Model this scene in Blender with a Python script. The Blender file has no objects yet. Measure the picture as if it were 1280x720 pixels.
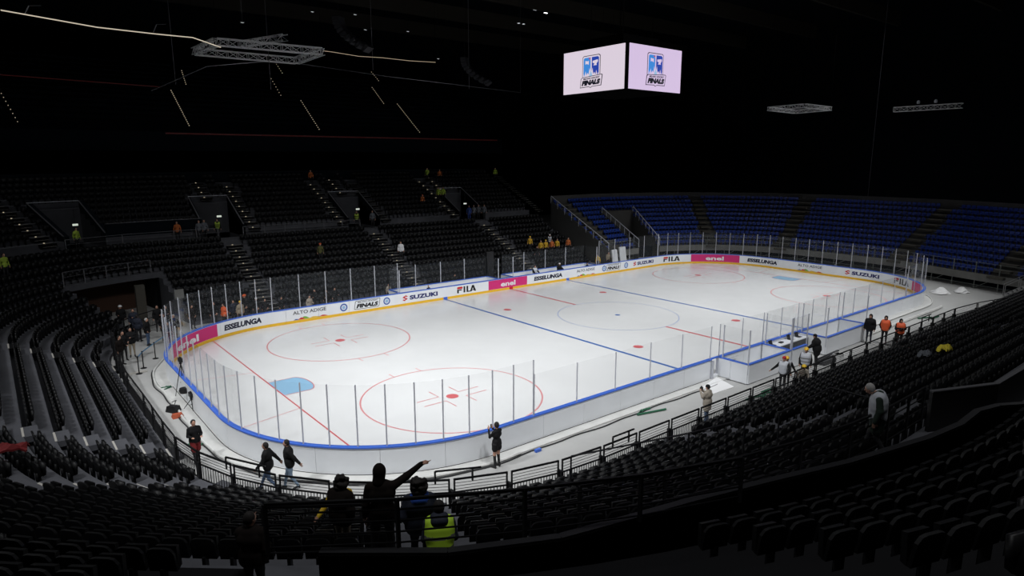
import bpy, math, random
import numpy as np
from mathutils import Vector, Matrix
random.seed(7); rng = np.random.default_rng(7)
SC = bpy.context.scene; COL = SC.collection
PI = math.pi

# ---------------------------------------------------------------- camera
cam = bpy.data.cameras.new('camera'); co = bpy.data.objects.new('camera', cam); COL.objects.link(co)
CAM = Vector((-36.769, -32.861, 11.717)); YAW, PITCH, ROLL, FPX = .894, .195, -.001, 815.8
_f = Vector((math.cos(PITCH)*math.cos(YAW), math.cos(PITCH)*math.sin(YAW), -math.sin(PITCH)))
_r = _f.cross(Vector((0, 0, 1))).normalized(); _u = _r.cross(_f)
_r, _u = math.cos(ROLL)*_r + math.sin(ROLL)*_u, -math.sin(ROLL)*_r + math.cos(ROLL)*_u
M = Matrix((_r, _u, -_f)).transposed().to_4x4(); M.translation = CAM
co.matrix_world = M
cam.sensor_width = 36; cam.lens = FPX/1280*36; cam.clip_end = 400; cam.clip_start = .1
SC.camera = co
def in_view(p, m=40):
    q = Vector(p) - CAM; d = q.dot(_f)
    if d < .5: return None
    x = 640 + FPX*q.dot(_r)/d; y = 360 - FPX*q.dot(_u)/d
    return (x, y, d) if -m < x < 1280+m and -m < y < 720+m else None

# ---------------------------------------------------------------- world, view
w = bpy.data.worlds.new('world'); SC.world = w; w.use_nodes = True
w.node_tree.nodes['Background'].inputs[0].default_value = (.25, .45, .7, 1)
w.node_tree.nodes['Background'].inputs[1].default_value = .002
SC.view_settings.view_transform = 'Standard'; SC.view_settings.look = 'None'
SC.view_settings.exposure = 0; SC.view_settings.gamma = 1; SC.view_settings.use_curve_mapping = False
try: SC.cycles.transparent_max_bounces = 48
except Exception: pass

# ---------------------------------------------------------------- materials
def mat(name, c, rough=.6, metal=0., spec=.5, emit=None, es=1., noise=None):
    m = bpy.data.materials.new(name); m.use_nodes = True
    nt = m.node_tree; b = nt.nodes['Principled BSDF']
    b.inputs['Base Color'].default_value = (*c, 1); b.inputs['Roughness'].default_value = rough
    b.inputs['Metallic'].default_value = metal; b.inputs['Specular IOR Level'].default_value = spec
    if emit: b.inputs['Emission Color'].default_value = (*emit, 1); b.inputs['Emission Strength'].default_value = es
    if noise:
        sc, amt = noise[:2]
        tc = nt.nodes.new('ShaderNodeTexCoord'); no = nt.nodes.new('ShaderNodeTexNoise')
        no.inputs['Scale'].default_value = sc; no.inputs['Detail'].default_value = 6; no.inputs['Roughness'].default_value = .6
        cr = nt.nodes.new('ShaderNodeValToRGB')
        cr.color_ramp.elements[0].position = .3; cr.color_ramp.elements[1].position = .7
        cr.color_ramp.elements[0].color = (*[x*(1-amt) for x in c], 1); cr.color_ramp.elements[1].color = (*[min(1, x*(1+amt*.4)) for x in c], 1)
        nt.links.new(tc.outputs['Object'], no.inputs['Vector']); nt.links.new(no.outputs['Fac'], cr.inputs[0])
        nt.links.new(cr.outputs[0], b.inputs['Base Color'])
    return m
def glass_mat(name, tint=.98, gloss=.035, haze=.014, hc=(.6, .65, .7)):
    m = bpy.data.materials.new(name); m.use_nodes = True; nt = m.node_tree; nt.nodes.clear()
    o = nt.nodes.new('ShaderNodeOutputMaterial'); t = nt.nodes.new('ShaderNodeBsdfTransparent'); g = nt.nodes.new('ShaderNodeBsdfGlossy')
    d = nt.nodes.new('ShaderNodeBsdfDiffuse'); d.inputs[0].default_value = (*hc, 1)
    t.inputs[0].default_value = (tint, tint, tint, 1); g.inputs['Roughness'].default_value = .03
    lw = nt.nodes.new('ShaderNodeLayerWeight'); lw.inputs[0].default_value = .12
    mm = nt.nodes.new('ShaderNodeMath'); mm.operation = 'MULTIPLY'; mm.inputs[1].default_value = gloss*4
    m1 = nt.nodes.new('ShaderNodeMixShader'); m2 = nt.nodes.new('ShaderNodeMixShader'); m2.inputs[0].default_value = haze
    nt.links.new(lw.outputs['Fresnel'], mm.inputs[0]); nt.links.new(mm.outputs[0], m1.inputs[0])
    nt.links.new(t.outputs[0], m1.inputs[1]); nt.links.new(g.outputs[0], m1.inputs[2])
    nt.links.new(m1.outputs[0], m2.inputs[1]); nt.links.new(d.outputs[0], m2.inputs[2]); nt.links.new(m2.outputs[0], o.inputs[0])
    return m
K = {
 'ice': mat('ice', (.67, .678, .68), .22, spec=.5, noise=(.35, .045)),
 'board': mat('board_white', (.80, .82, .85), .35, noise=(.6, .05)),
 'cap': mat('cap_blue', (.055, .15, .62), .45), 'kick': mat('kick_yellow', (.78, .45, .02), .4),
 'mag': mat('magenta', (.62, .02, .17), .5), 'ink': mat('ink_navy', (.006, .008, .03), .5), 'blk': mat('ink_black', (.006, .006, .007), .5),
 'suz': mat('ink_blue', (.01, .015, .12), .5), 'red': mat('ink_red', (.55, .01, .015), .5), 'wht': mat('print_white', (.8, .8, .82), .5),
 'gry': mat('ink_grey', (.05, .05, .055), .5), 'ring': mat('ink_ring_blue', (.03, .1, .38), .5),
 'lred': mat('line_red', (.54, .12, .13), .3), 'lredp': mat('line_red_pale', (.60, .25, .26), .3), 'lblu': mat('line_blue', (.06, .14, .38), .3), 'lblup': mat('line_blue_pale', (.34, .40, .58), .3), 'crease': mat('crease_blue', (.24, .43, .60), .3),
 'glass': glass_mat('glass'), 'alu': mat('aluminium', (.50, .51, .56), .5, .0), 'steel': mat('dark_steel', (.05, .05, .055), .4, .7),
 'floor': mat('floor_concrete', (.45, .45, .44), .7, noise=(.25, .14)), 'apron': mat('apron_foam', (.60, .60, .58), .8, noise=(1.2, .12)), 'curb': mat('curb_white', (.66, .66, .64), .6, noise=(3., .15)),
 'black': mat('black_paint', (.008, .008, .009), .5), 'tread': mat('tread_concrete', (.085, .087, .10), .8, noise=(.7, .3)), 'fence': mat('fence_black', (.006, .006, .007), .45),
 'matte': mat('matte_black', (.002, .002, .002), .9, spec=.0), 'seat': mat('seat_black', (.0035, .0036, .0042), .5, spec=.3), 'bseat': mat('seat_blue', (.014, .045, .27), .4), 'dark': mat('dark_wall', (.005, .008, .012), .95, spec=.1), 'brown': mat('tunnel_brown', (.05, .022, .012), .9),
 'grey': mat('fascia_grey', (.17, .17, .16), .8, noise=(1., .2)), 'nose': mat('nosing', (.50, .48, .44), .7), 'scaf': mat('scaffold', (.12, .13, .12), .5, .5),
 'rubber': mat('rubber', (.02, .02, .022), .7), 'green': mat('hose_green', (.02, .12, .06), .5), 'orange': mat('orange', (.75, .12, .03), .6), 'yellow': mat('yellow', (.75, .48, .02), .5),
 'dred': mat('red_cloth', (.16, .006, .008), .8), 'paper': mat('paper', (.8, .8, .8), .8), 'truss': mat('truss', (.75, .75, .76), .5, .1), 'skin': mat('skin', (.50, .27, .19), .6),
 'hair_d': mat('hair_dark', (.012, .009, .008), .8), 'hair_g': mat('hair_grey', (.42, .41, .40), .8), 'jacket_k': mat('jacket_black', (.006, .006, .007), .85, spec=.3), 'jacket_n': mat('jacket_navy', (.012, .016, .032), .8),
 'jeans': mat('jeans', (.06, .10, .18), .8), 'jeans_l': mat('jeans_light', (.20, .28, .38), .8), 'trouser_k': mat('trouser_black', (.012, .012, .014), .8), 'khaki': mat('khaki', (.30, .25, .18), .8), 'beige': mat('beige_jacket', (.33, .29, .24), .8),
 'hivis': mat('hivis_yellow', (.55, .85, .05), .6), 'hor': mat('hivis_orange', (.85, .13, .04), .6), 'vestw': mat('vest_white', (.55, .57, .62), .7), 'dgreen': mat('dark_green', (.015, .03, .02), .8), 'bluecloth': mat('blue_cloth', (.02, .05, .22), .8),
 'shoe': mat('shoe', (.01, .01, .01), .6), 'helmet_y': mat('helmet_yellow', (.85, .50, .03), .4), 'helmet_w': mat('helmet_white', (.8, .8, .8), .4), 'brownc': mat('brown_cloth', (.009, .006, .005), .9, spec=.2), 'pink': mat('pinkish', (.35, .12, .10), .8),
}
K['steel2'] = mat('coping', (.10, .10, .11), .5); K['beam'] = mat('beam', (.035, .03, .022), .8); K['nose2'] = mat('step_grey', (.06, .055, .045), .8); K['grey_d'] = mat('side_grey', (.05, .05, .048), .8)
EM = lambda n, c, s: mat(n, (.02, .02, .02), .5, emit=c, es=s)
K['stepled'] = EM('step_led', (1, .85, .6), .35); K['exitled'] = EM('exit_led', (.9, 1, .86), .6); K['redled'] = EM('ribbon_led', (1, .1, .1), .012)
K['rope'] = EM('rope_light', (1, .88, .70), .55); K['lamp'] = EM('ceiling_lamp', (.9, .95, 1), 6.); K['lampd'] = EM('ceiling_lamp_small', (.9, .95, 1), .7)

K['bluecloth2'] = mat('hood_blue', (.03, .10, .50), .8); K['scaf2'] = mat('scaffold_pale', (.3, .3, .3), .5); K['treadk'] = mat('tread_dark', (.004, .004, .005), .9, spec=.2); K['ropedim'] = EM('rope_light_dim', (1, .8, .55), .4); K['grey2'] = mat('column_grey', (.06, .055, .045), .9); K['gryspk'] = mat('speaker_grey', (.03, .03, .035), .6)  # tread_dark: tread concrete blackened to imitate unlit upper rows, also on far steps
K['dredb'] = mat('beanie_red', (.45, .02, .03), .8); K['yellow2'] = mat('jacket_yellow', (.55, .32, .02), .8); K['orange2'] = mat('jacket_orange', (.5, .13, .03), .8); K['orange3'] = mat('bag_orange', (.42, .08, .03), .7)
K['hivisd'] = mat('hivis_darker', (.36, .50, .05), .7); K['olive'] = mat('olive_cloth', (.10, .10, .03), .8); K['greyc'] = mat('grey_cloth', (.12, .13, .15), .8); K['yellow3'] = mat('jacket_bright_yellow', (.75, .62, .05), .7); K['belt'] = mat('belt_blue', (.05, .22, .42), .6)  # hivisd: darker hi-vis yellow for the far stand figures
# ---------------------------------------------------------------- lights (rink floodlights in the roof, plus added fill lamps over the stands)
def flood(x, y, e, tx=None, ty=None, size=3., spread=70):
    l = bpy.data.lights.new('rink_or_fill_light', 'AREA'); l.shape = 'DISK'; l.size = size; l.energy = e; l.spread = math.radians(spread); l.color = (.97, .985, 1)
    o = bpy.data.objects.new('rink_or_fill_light', l); COL.objects.link(o); o.location = (x, y, 27.5)
    d = Vector((x if tx is None else tx, y if ty is None else ty, 0)) - o.location
    o.rotation_euler = d.to_track_quat('-Z', 'Y').to_euler()
    return o
LK = .172
for x in (-24, -12, 0, 12, 24):
    for y in (-7, 7):
        flood(x, y, LK*((600 if x < 5 else 1250) if abs(x) < 20 else (1300 if x < 0 else 1700)), x*.9, y*.9)
for x in (-24, -8, 8, 24): flood(x, -27, LK*5600, x*.85, -1, spread=62)
for y in (-12, 6): flood(-48, y, LK*5400, -16, y*.5, spread=60)
# dim fill lamps added to brighten the stands, without fixtures
HK = 1.
for x, y, e in ((-33, -26, 800), (-12, -33, 380), (12, -33, 330), (-47, -2, 800), (-38, 26, 180), (-15, 33, 150), (8, 33, 150), (48, 8, 540), (44, -18, 560)):
    flood(x, y, HK*e, x, y, size=5, spread=150)

# ---------------------------------------------------------------- mesh helpers
class MB:
    def __init__(s): s.v = []; s.f = []; s.m = []
    def poly(s, pts, m=0):
        n = len(s.v); s.v += [tuple(p) for p in pts]; s.f.append(tuple(range(n, n+len(pts)))); s.m.append(m); return s
    def quadstrip(s, A, B, m=0, close=False):
        n = len(s.v); k = len(A); s.v += [tuple(p) for p in A] + [tuple(p) for p in B]
        for i in range(k if close else k-1):
            j = (i+1) % k; s.f.append((n+i, n+j, n+k+j, n+k+i)); s.m.append(m)
        return s
    def hexa(s, p, m=0):       # 8 points: bottom 4 ccw, top 4 ccw
        n = len(s.v); s.v += [tuple(q) for q in p]
        for q in ((3, 2, 1, 0), (4, 5, 6, 7), (0, 1, 5, 4), (1, 2, 6, 5), (2, 3, 7, 6), (3, 0, 4, 7)):
            s.f.append(tuple(n+i for i in q)); s.m.append(m)
        return s
    def box(s, x0, x1, y0, y1, z0, z1, m=0):
        return s.hexa([(x0, y0, z0), (x1, y0, z0), (x1, y1, z0), (x0, y1, z0), (x0, y0, z1), (x1, y0, z1), (x1, y1, z1), (x0, y1, z1)], m)
    def bar(s, a, b, w, h=None, m=0):
        h = h or w; a = Vector(a); b = Vector(b); d = (b-a).normalized()
        up = Vector((0, 0, 1)) if abs(d.z) < .95 else Vector((1, 0, 0))
        r = d.cross(up).normalized()*w/2; u = r.cross(d).normalized()*h/2
        return s.hexa([a-r-u, a+r-u, b+r-u, b-r-u, a-r+u, a+r+u, b+r+u, b-r+u], m)
    def tube(s, pts, r, k=6, m=0, cap=True):
        pts = [Vector(p) for p in pts]; rr = r if isinstance(r, (list, tuple)) else [r]*len(pts)
        n0 = len(s.v)
        for i, p in enumerate(pts):
            d = (pts[min(i+1, len(pts)-1)]-pts[max(i-1, 0)]).normalized()
            up = Vector((0, 0, 1)) if abs(d.z) < .9 else Vector((1, 0, 0))
            a = d.cross(up).normalized(); b = a.cross(d)
            for j in range(k):
                t = 2*PI*j/k; s.v.append(tuple(p + (a*math.cos(t)+b*math.sin(t))*rr[i]))
        for i in range(len(pts)-1):
            for j in range(k):
                s.f.append((n0+i*k+j, n0+i*k+(j+1) % k, n0+(i+1)*k+(j+1) % k, n0+(i+1)*k+j)); s.m.append(m)
        if cap:
            s.f.append(tuple(n0+j for j in range(k))[::-1]); s.m.append(m)
            s.f.append(tuple(n0+(len(pts)-1)*k+j for j in range(k))); s.m.append(m)
        return s
    def lathe(s, prof, c=(0, 0, 0), k=12, m=0):
        n0 = len(s.v)
        for r, z in prof:
            for j in range(k): t = 2*PI*j/k; s.v.append((c[0]+r*math.cos(t), c[1]+r*math.sin(t), c[2]+z))
        for i in range(len(prof)-1):
            for j in range(k):
                s.f.append((n0+i*k+j, n0+i*k+(j+1) % k, n0+(i+1)*k+(j+1) % k, n0+(i+1)*k+j)); s.m.append(m)
        return s
def link(name, me, mats, parent=None, loc=None, smooth=False):
    for m in (mats if isinstance(mats, (list, tuple)) else [mats]): me.materials.append(K[m] if isinstance(m, str) else m)
    o = bpy.data.objects.new(name, me); COL.objects.link(o)
    if parent: o.parent = parent
    if loc is not None: o.location = loc
    if smooth: me.polygons.foreach_set('use_smooth', [True]*len(me.polygons))
    return o
def mk(name, mb, mats, parent=None, loc=None, smooth=False):
    me = bpy.data.meshes.new(name); me.from_pydata(mb.v, [], mb.f)
    if any(mb.m): me.polygons.foreach_set('material_index', mb.m)
    me.update()
    return link(name, me, mats, parent, loc, smooth)
def tag(o, label=None, cat=None, group=None, kind=None):
    if label: o['label'] = label
    if cat: o['category'] = cat
    if group: o['group'] = group
    if kind: o['kind'] = kind
    return o
def empty(name, loc=(0, 0, 0), rz=0., label=None, cat=None, group=None, kind=None):
    o = bpy.data.objects.new(name, None); COL.objects.link(o); o.location = loc; o.rotation_euler.z = rz; o.empty_display_size = .2
    return tag(o, label, cat, group, kind)
def copy_tree(o, parent=None):
    c = o.copy(); COL.objects.link(c); c.parent = parent
    for ch in o.children: copy_tree(ch, c)
    return c
def inst(src, parent, name=None, loc=None, rz=None):
    c = src.copy(); COL.objects.link(c); c.parent = parent
    if loc is not None: c.location = loc
    if rz is not None: c.rotation_euler.z = rz
    return c
def structure(name, mb, mats, label, smooth=False):
    return tag(mk(name, mb, mats, None, None, smooth), label, 'structure', None, 'structure')

# ================================================================ RINK
X0, X1, YB, RC = -30.0, 29.35, 13.05, 8.3      # inner face of the boards
def rink_path(off=0., step=.28):
    """points, tangents (s increasing counter-clockwise), starting at bottom-left end of the south side"""
    segs = []; r = RC+off
    pts = []
    def line(a, b):
        n = max(1, int(math.dist(a, b)/step)); pts.extend([(a[0]+(b[0]-a[0])*i/n, a[1]+(b[1]-a[1])*i/n) for i in range(n)])
    def arc(cx, cy, a0):
        n = int(RC*PI/2/step); pts.extend([(cx+r*math.cos(a0+PI/2*i/n), cy+r*math.sin(a0+PI/2*i/n)) for i in range(n)])
    line((X0+RC, -YB-off), (X1-RC, -YB-off)); arc(X1-RC, -YB+RC, -PI/2)
    line((X1+off, -YB+RC), (X1+off, YB-RC)); arc(X1-RC, YB-RC, 0)
    line((X1-RC, YB+off), (X0+RC, YB+off)); arc(X0+RC, YB-RC, PI/2)
    line((X0-off, YB-RC), (X0-off, -YB+RC)); arc(X0+RC, -YB+RC, PI)
    return pts
P0 = rink_path(0)
NP = len(P0)
SL = [0.]
for i in range(NP): SL.append(SL[-1] + math.dist(P0[i], P0[(i+1) % NP]))
LTOT = SL[-1]
def rp(s, off=0.):
    """point at perimeter length s, off metres OUTWARD of the inner face -> (x,y), tangent, outward normal"""
    s %= LTOT
    i = min(int(np.searchsorted(SL, s, side='right'))-1, NP-1); t = (s-SL[i])/(SL[i+1]-SL[i])
    def nrm(i):
        a = P0[(i-1) % NP]; b = P0[(i+1) % NP]; d = Vector((b[0]-a[0], b[1]-a[1])).normalized(); return Vector((d.y, -d.x))
    n = (nrm(i)*(1-t) + nrm((i+1) % NP)*t).normalized()
    a = Vector(P0[i]); b = Vector(P0[(i+1) % NP]); p = a.lerp(b, t) + n*off
    return p, Vector((-n.y, n.x)), n
def snear(x, y):
    d = [math.hypot(p[0]-x, p[1]-y) for p in P0]; i = int(np.argmin(d)); return SL[i]

# ice
ice = MB(); ice.poly([(p[0], p[1], 0) for p in rink_path(.02)])
ice_o = structure('floor_ice', ice, 'ice', 'white ice sheet inside the hockey boards')
def stroke(pts, w, name, m, closed=False, z=.004):
    mb = MB(); A = []; B = []; n = len(pts)
    for i in range(n):
        a = Vector(pts[(i-1) % n] if closed or i else pts[0]); b = Vector(pts[(i+1) % n] if closed or i < n-1 else pts[-1])
        d = (b-a).normalized(); q = Vector((-d.y, d.x))*w/2; p = Vector(pts[i])
        A.append((p.x+q.x, p.y+q.y, z)); B.append((p.x-q.x, p.y-q.y, z))
    mb.quadstrip(B, A, close=closed); return mk(name, mb, m, ice_o)
def circ(cx, cy, r, a0=0, a1=2*PI, n=72): return [(cx+r*math.cos(a0+(a1-a0)*i/n), cy+r*math.sin(a0+(a1-a0)*i/n)) for i in range(n + (0 if abs(a1-a0-2*PI) < 1e-6 else 1))]
def disc(cx, cy, r, name, m, z=.005):
    mb = MB(); mb.poly([(x, y, z) for x, y in circ(cx, cy, r, n=28)]); return mk(name, mb, m, ice_o)
def chord(x):
    if x < X0+RC: d = X0+RC-x
    elif x > X1-RC: d = x-(X1-RC)
    else: return YB
    return YB-RC+math.sqrt(max(0, RC*RC-d*d))
GW, GE, SX, BX = -26.15, 25.6, 19.57, 7.16
for gx in (GW, GE): stroke([(gx, -chord(gx)), (gx, chord(gx))], .08, 'goal_line', 'lred')
for bx in (-BX, BX): stroke([(bx, -YB), (bx, YB)], .24, 'blue_line', 'lblu')
stroke([(0, -YB), (0, -4.6)], .22, 'centre_line', 'lred'); stroke([(0, 4.6), (0, YB)], .22, 'centre_line', 'lred')
stroke(circ(0, 0, 4.57), .07, 'centre_circle', 'lblup', True, .005); disc(0, 0, .2, 'centre_spot', 'lblu')
for x in (-5.46, 5.46):
    for y in (-6.7, 6.7): disc(x, y, .32, 'neutral_spot', 'lred')
for x in (-SX, SX-.1):
    for y in (-6.65, 6.65):
        disc(x, y, .32, 'faceoff_spot', 'lred'); stroke(circ(x, y, 4.53), .085, 'faceoff_circle', 'lredp', True)
        for sx in (-1, 1):
            for sy in (-1, 1):
                stroke([(x+sx*1.85, y+sy*.35), (x+sx*.6, y+sy*.35), (x+sx*.6, y+sy*1.25)], .06, 'faceoff_mark', 'lred')
        for sy in (-1, 1):
            for dx in (-.85, .85):
                yy = math.sqrt(4.53**2-dx*dx); stroke([(x+dx, y+sy*yy), (x+dx, y+sy*(yy+.6))], .06, 'faceoff_mark', 'lredp')
for gx, s in ((GW, 1), (GE, -1)):
    pts = [(gx, 1.22), (gx+s*1.37, 1.22)] + [(gx+s*(1.37+.5*math.sin(PI*t/12)), 1.22*math.cos(PI*t/12)) for t in range(1, 12)] + [(gx+s*1.37, -1.22), (gx, -1.22)]
    mb = MB(); mb.poly([(x, y, .003) for x, y in (pts if s < 0 else pts[::-1])]); mk('goal_crease', mb, 'crease', ice_o)
    stroke(pts, .05, 'crease_line', 'lred', z=.006)
    for sy in (-1, 1):
        ex = X0 if s > 0 else X1
        stroke([(gx, sy*3.4), (ex, sy*4.3)], .05, 'trapezoid_line', 'lredp')

# boards: panels of 2.44 m, cap rail, kick plate, posts, panes
boards = empty('hockey_boards', (0, 0, 0), 0, 'white hockey dasher boards with blue cap and glass around the ice', 'boards')
BH = 1.08
def sweep(s0, s1, prof, step=.28):
    """closed profile [(off,z)...] swept along the boards"""
    n = max(1, int(round((s1-s0)/step))); mb = MB(); k = len(prof)
    for i in range(n+1):
        s = s0+(s1-s0)*i/n
        for off, z in prof:
            p, _, _ = rp(s, off); mb.v.append((p.x, p.y, z))
    for i in range(n):
        for j in range(k):
            mb.f.append((i*k+j, i*k+(j+1) % k, (i+1)*k+(j+1) % k, (i+1)*k+j)); mb.m.append(0)
    mb.f.append(tuple(range(k))[::-1]); mb.m.append(0); mb.f.append(tuple(n*k+j for j in range(k))); mb.m.append(0)
    return mb
S_south = SL[0]; LS = (X1-RC)-(X0+RC); LA = RC*PI/2; LE = 2*(YB-RC)
s_sE, s_E0 = LS, LS+LA; s_E1 = s_E0+LE; s_N0 = s_E1+LA; s_N1 = s_N0+LS; s_W0 = s_N1+LA; s_W1 = s_W0+LE
def sx_south(x): return x-(X0+RC)
def sx_north(x): return s_N0 + ((X1-RC)-x)
gate_p = (sx_south(-7.15), sx_south(-6.45))        # open gate on the near side
brk = [0., gate_p[0]-4.9, gate_p[0]-2.45, gate_p[0], gate_p[1]]
s = 0.; cuts = [0.]
while s < LTOT-1.5:
    nxt = s+2.44
    for g in gate_p:
        if s < g-1e-6 and nxt > g-.6: nxt = g; break
    cuts.append(min(nxt, LTOT)); s = cuts[-1]
cuts[-1] = LTOT
for a, b in zip(cuts[:-1], cuts[1:]):
    if abs(a-gate_p[0]) < 1e-6: continue
    mk('board_panel', sweep(a+.006, b-.006, [(0, .19), (.12, .19), (.12, .0), (.16, .0), (.16, BH-.03), (0, BH-.03)][::-1]), 'board', boards)
    mk('kick_plate', sweep(a+.004, b-.004, [(-.015, 0), (.11, 0), (.11, .2), (-.015, .2)][::-1]), 'kick', boards)
for a, b in ((0, gate_p[0]), (gate_p[1], LTOT)):
    mk('cap_rail', sweep(a, b, [(-.01, BH-.035), (.20, BH-.035), (.20, BH+.02), (-.01, BH+.02)][::-1]), 'cap', boards)
mk('cap_rail', sweep(gate_p[0]-.05, gate_p[1]+.05, [(.0, BH-.03), (.14, BH-.03), (.14, BH+.02), (.0, BH+.02)][::-1]), 'cap', boards)
# kick plate marks where the lines meet the boards
for x, m in ((-BX, 'cap'), (0, 'red'), (BX, 'cap')):
    for sgn in (1, -1):
        s = sx_north(x) if sgn > 0 else sx_south(x); mk('line_mark', sweep(s-.2, s+.2, [(-.022, 0), (.0, 0), (.0, .21), (-.022, .21)][::-1], .2), m, boards)
# glass
def pane(s0, s1, h, off=.08, z0=BH+.02):
    mb = sweep(s0+.02, s1-.02, [(off, z0), (off+.012, z0), (off+.012, z0+h), (off, z0+h)][::-1], .6); return mk('glass_pane', mb, 'glass', boards)
def post(s, h, off=.10, w=.045):
    p, t, n = rp(s, off); mb = MB(); mb.bar((p.x, p.y, BH), (p.x, p.y, BH+h+.04), w*.8, w); return mk('glass_post', mb, 'alu', boards)
def glass_run(s0, s1, n, h, last=True):
    for i in range(n):
        a = s0+(s1-s0)*i/n; b = s0+(s1-s0)*(i+1)/n; post(a, h); pane(a, b, h)
    if last: post(s1, h)
HS, HE = 1.80, 2.42
ctr = sx_south(-19.75)
glass_run(ctr, sx_south(-7.2), 5, HS)                       # near side, left part (2.5 m panes)
glass_run(sx_south(-6.4), sx_south(-2.0), 2, HS, False); glass_run(sx_south(-2.), sx_south(2.), 2, HS, False)
glass_run(sx_south(2.), sx_south(7.4), 3, HS, False); glass_run(sx_south(7.4), sx_south(18.6), 5, HS)
glass_run(sx_south(18.7), s_N0+.0, 26, HE)                  # far end
glass_run(s_N0+.05, sx_north(11.6), 4, HE)
glass_run(sx_north(-11.6), s_N1, 5, HE, False)
glass_run(s_N1, s_W0, 12, HE, False); glass_run(s_W0, s_W1, 8, HE, False); glass_run(s_W1, LTOT+ctr-.04, 14, HE, True)

# ---- advertising print on the inside of the boards
def text_mesh(txt, bold=0., shear=0.):
    c = bpy.data.curves.new('t', 'FONT'); c.body = txt; c.offset = bold; c.shear = shear; c.resolution_u = 3; c.fill_mode = 'FRONT' if hasattr(c, 'fill_mode') else c.fill_mode
    o = bpy.data.objects.new('t', c); COL.objects.link(o); dg = bpy.context.evaluated_depsgraph_get()
    me = bpy.data.meshes.new_from_object(o.evaluated_get(dg)); bpy.data.objects.remove(o)
    v = np.array([p.co[:] for p in me.vertices]); f = [tuple(p.vertices) for p in me.polygons]
    v[:, 0] -= v[:, 0].min(); v[:, 1] -= v[:, 1].min()
    return v[:, :2]/v[:, :2].max(0), f
_tc = {}
def tm(txt, bold=0., shear=0.):
    if (txt, bold, shear) not in _tc: _tc[(txt, bold, shear)] = text_mesh(txt, bold, shear)
    return _tc[(txt, bold, shear)]
def on_board(V, F, s_left, wid, z0, h, name, m, layer=0):
    """V in 0..1; text reads left to right seen from the ice => decreasing s"""
    mb = MB()
    for x, y in V:
        p, _, _ = rp(s_left-x*wid, -.006-.003*layer); mb.v.append((p.x, p.y, z0+y*h))
    mb.f = [tuple(f) for f in F]; mb.m = [0]*len(F)
    return mk(name, mb, m, boards)
def shape_on(pts, *a, **k): return on_board([(x, y) for x, y in pts], [tuple(range(len(pts)))], *a, **k)
def ad_text(txt, pl, pr, z0, h, m, bold=.02, shear=0.):
    a, b = snear(*pl), snear(*pr); V, F = tm(txt, bold, shear); on_board(V, F, a, (a-b) % LTOT, z0, h, 'lettering', m)
def band(pl, pr, m):
    a, b = snear(*pl), snear(*pr); w = (a-b) % LTOT; n = max(2, int(w/.3))
    V = [(i/n, 0) for i in range(n+1)]+[(i/n, 1) for i in range(n+1)]; F = [(i, i+1, n+2+i, n+1+i) for i in range(n)]
    on_board(V, F, a, w, .21, .82, 'advert_panel', m, -1)
def esse(pl, pr): ad_text('ESSELUNGA', pl, pr, .42, .40, 'ink', .058, .12)
def alto(pl, pr):
    ad_text('ALTO ADIGE', pl, pr, .62, .26, 'gry', .02)
    a, b = snear(*pl), snear(*pr); w = (a-b) % LTOT
    hills = [(.0, .2, .4, 'ring'), (.14, .36, .75, 'red'), (.2, .5, 1., 'green2'), (.45, .8, .45, 'yellow'), (.55, .85, .3, 'suz'), (.76, 1.05, .5, 'red')]
    for i, (u0, u1, hh, m) in enumerate(hills):
        shape_on([(u0, 0), ((u0*.6+u1*.4), 1), (u0*.35+u1*.65, .8), (u1, 0)], a, w, .215, .2*hh, 'mountain_print', m, layer=i % 2)
def suzuki(pl, pr):
    a, b = snear(*pl), snear(*pr); w = (a-b) % LTOT; lw = .17
    S = [[(0, .62), (.62, 1), (1, .74), (.62, .74), (.44, .86), (.26, .70), (.62, .46), (1, .36), (.38, 0), (0, .26), (.38, .26), (.56, .14), (.74, .30), (.38, .54)]]
    Sd = [(0, .64), (.62, 1), (1, .78), (.80, .68), (.60, .78), (.42, .66), (1, .34), (.38, 0), (0, .22), (.20, .32), (.40, .22), (.58, .34)]
    mbv = [(x*lw*.9, y) for x, y in Sd]
    on_board(mbv, [(0, 1, 2, 3, 4, 5), (0, 5, 6, 11), (11, 6, 7, 8, 9, 10)], a, w, .40, .46, 'emblem', 'red')
    V, F = tm('SUZUKI', .05, 0); on_board(V*np.array([.80, 1])+np.array([.20, 0]), F, a, w, .44, .36, 'lettering', 'suz')
def fila(pl, pr):
    a, b = snear(*pl), snear(*pr); w = (a-b) % LTOT
    q = [[(0, 0), (.09, 0), (.09, .60), (0, .60)], [(.09, .40), (.25, .40), (.25, .58), (.09, .58)], [(.34, 0), (.43, 0), (.43, 1), (.34, 1)], [(.50, 0), (.59, 0), (.59, 1), (.50, 1)], [(.59, 0), (.70, 0), (.70, .17), (.59, .17)],
         [(.68, 0), (.80, 1), (.88, 1), (.78, 0)], [(.80, 1), (.90, 1), (1.02, 0), (.92, 0)], [(.80, .16), (.95, .16), (.94, .3), (.83, .3)]]
    V = [p for r in q for p in r]; F = [tuple(range(4*i, 4*i+4)) for i in range(len(q))]
    on_board(V, F, a, w, .36, .54, 'lettering', 'blk')
    shape_on([(0, .66), (.27, .66), (.30, .80), (.27, 1.0), (.03, 1.0), (0, .9)], a, w, .36, .54, 'lettering', 'red')
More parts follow.
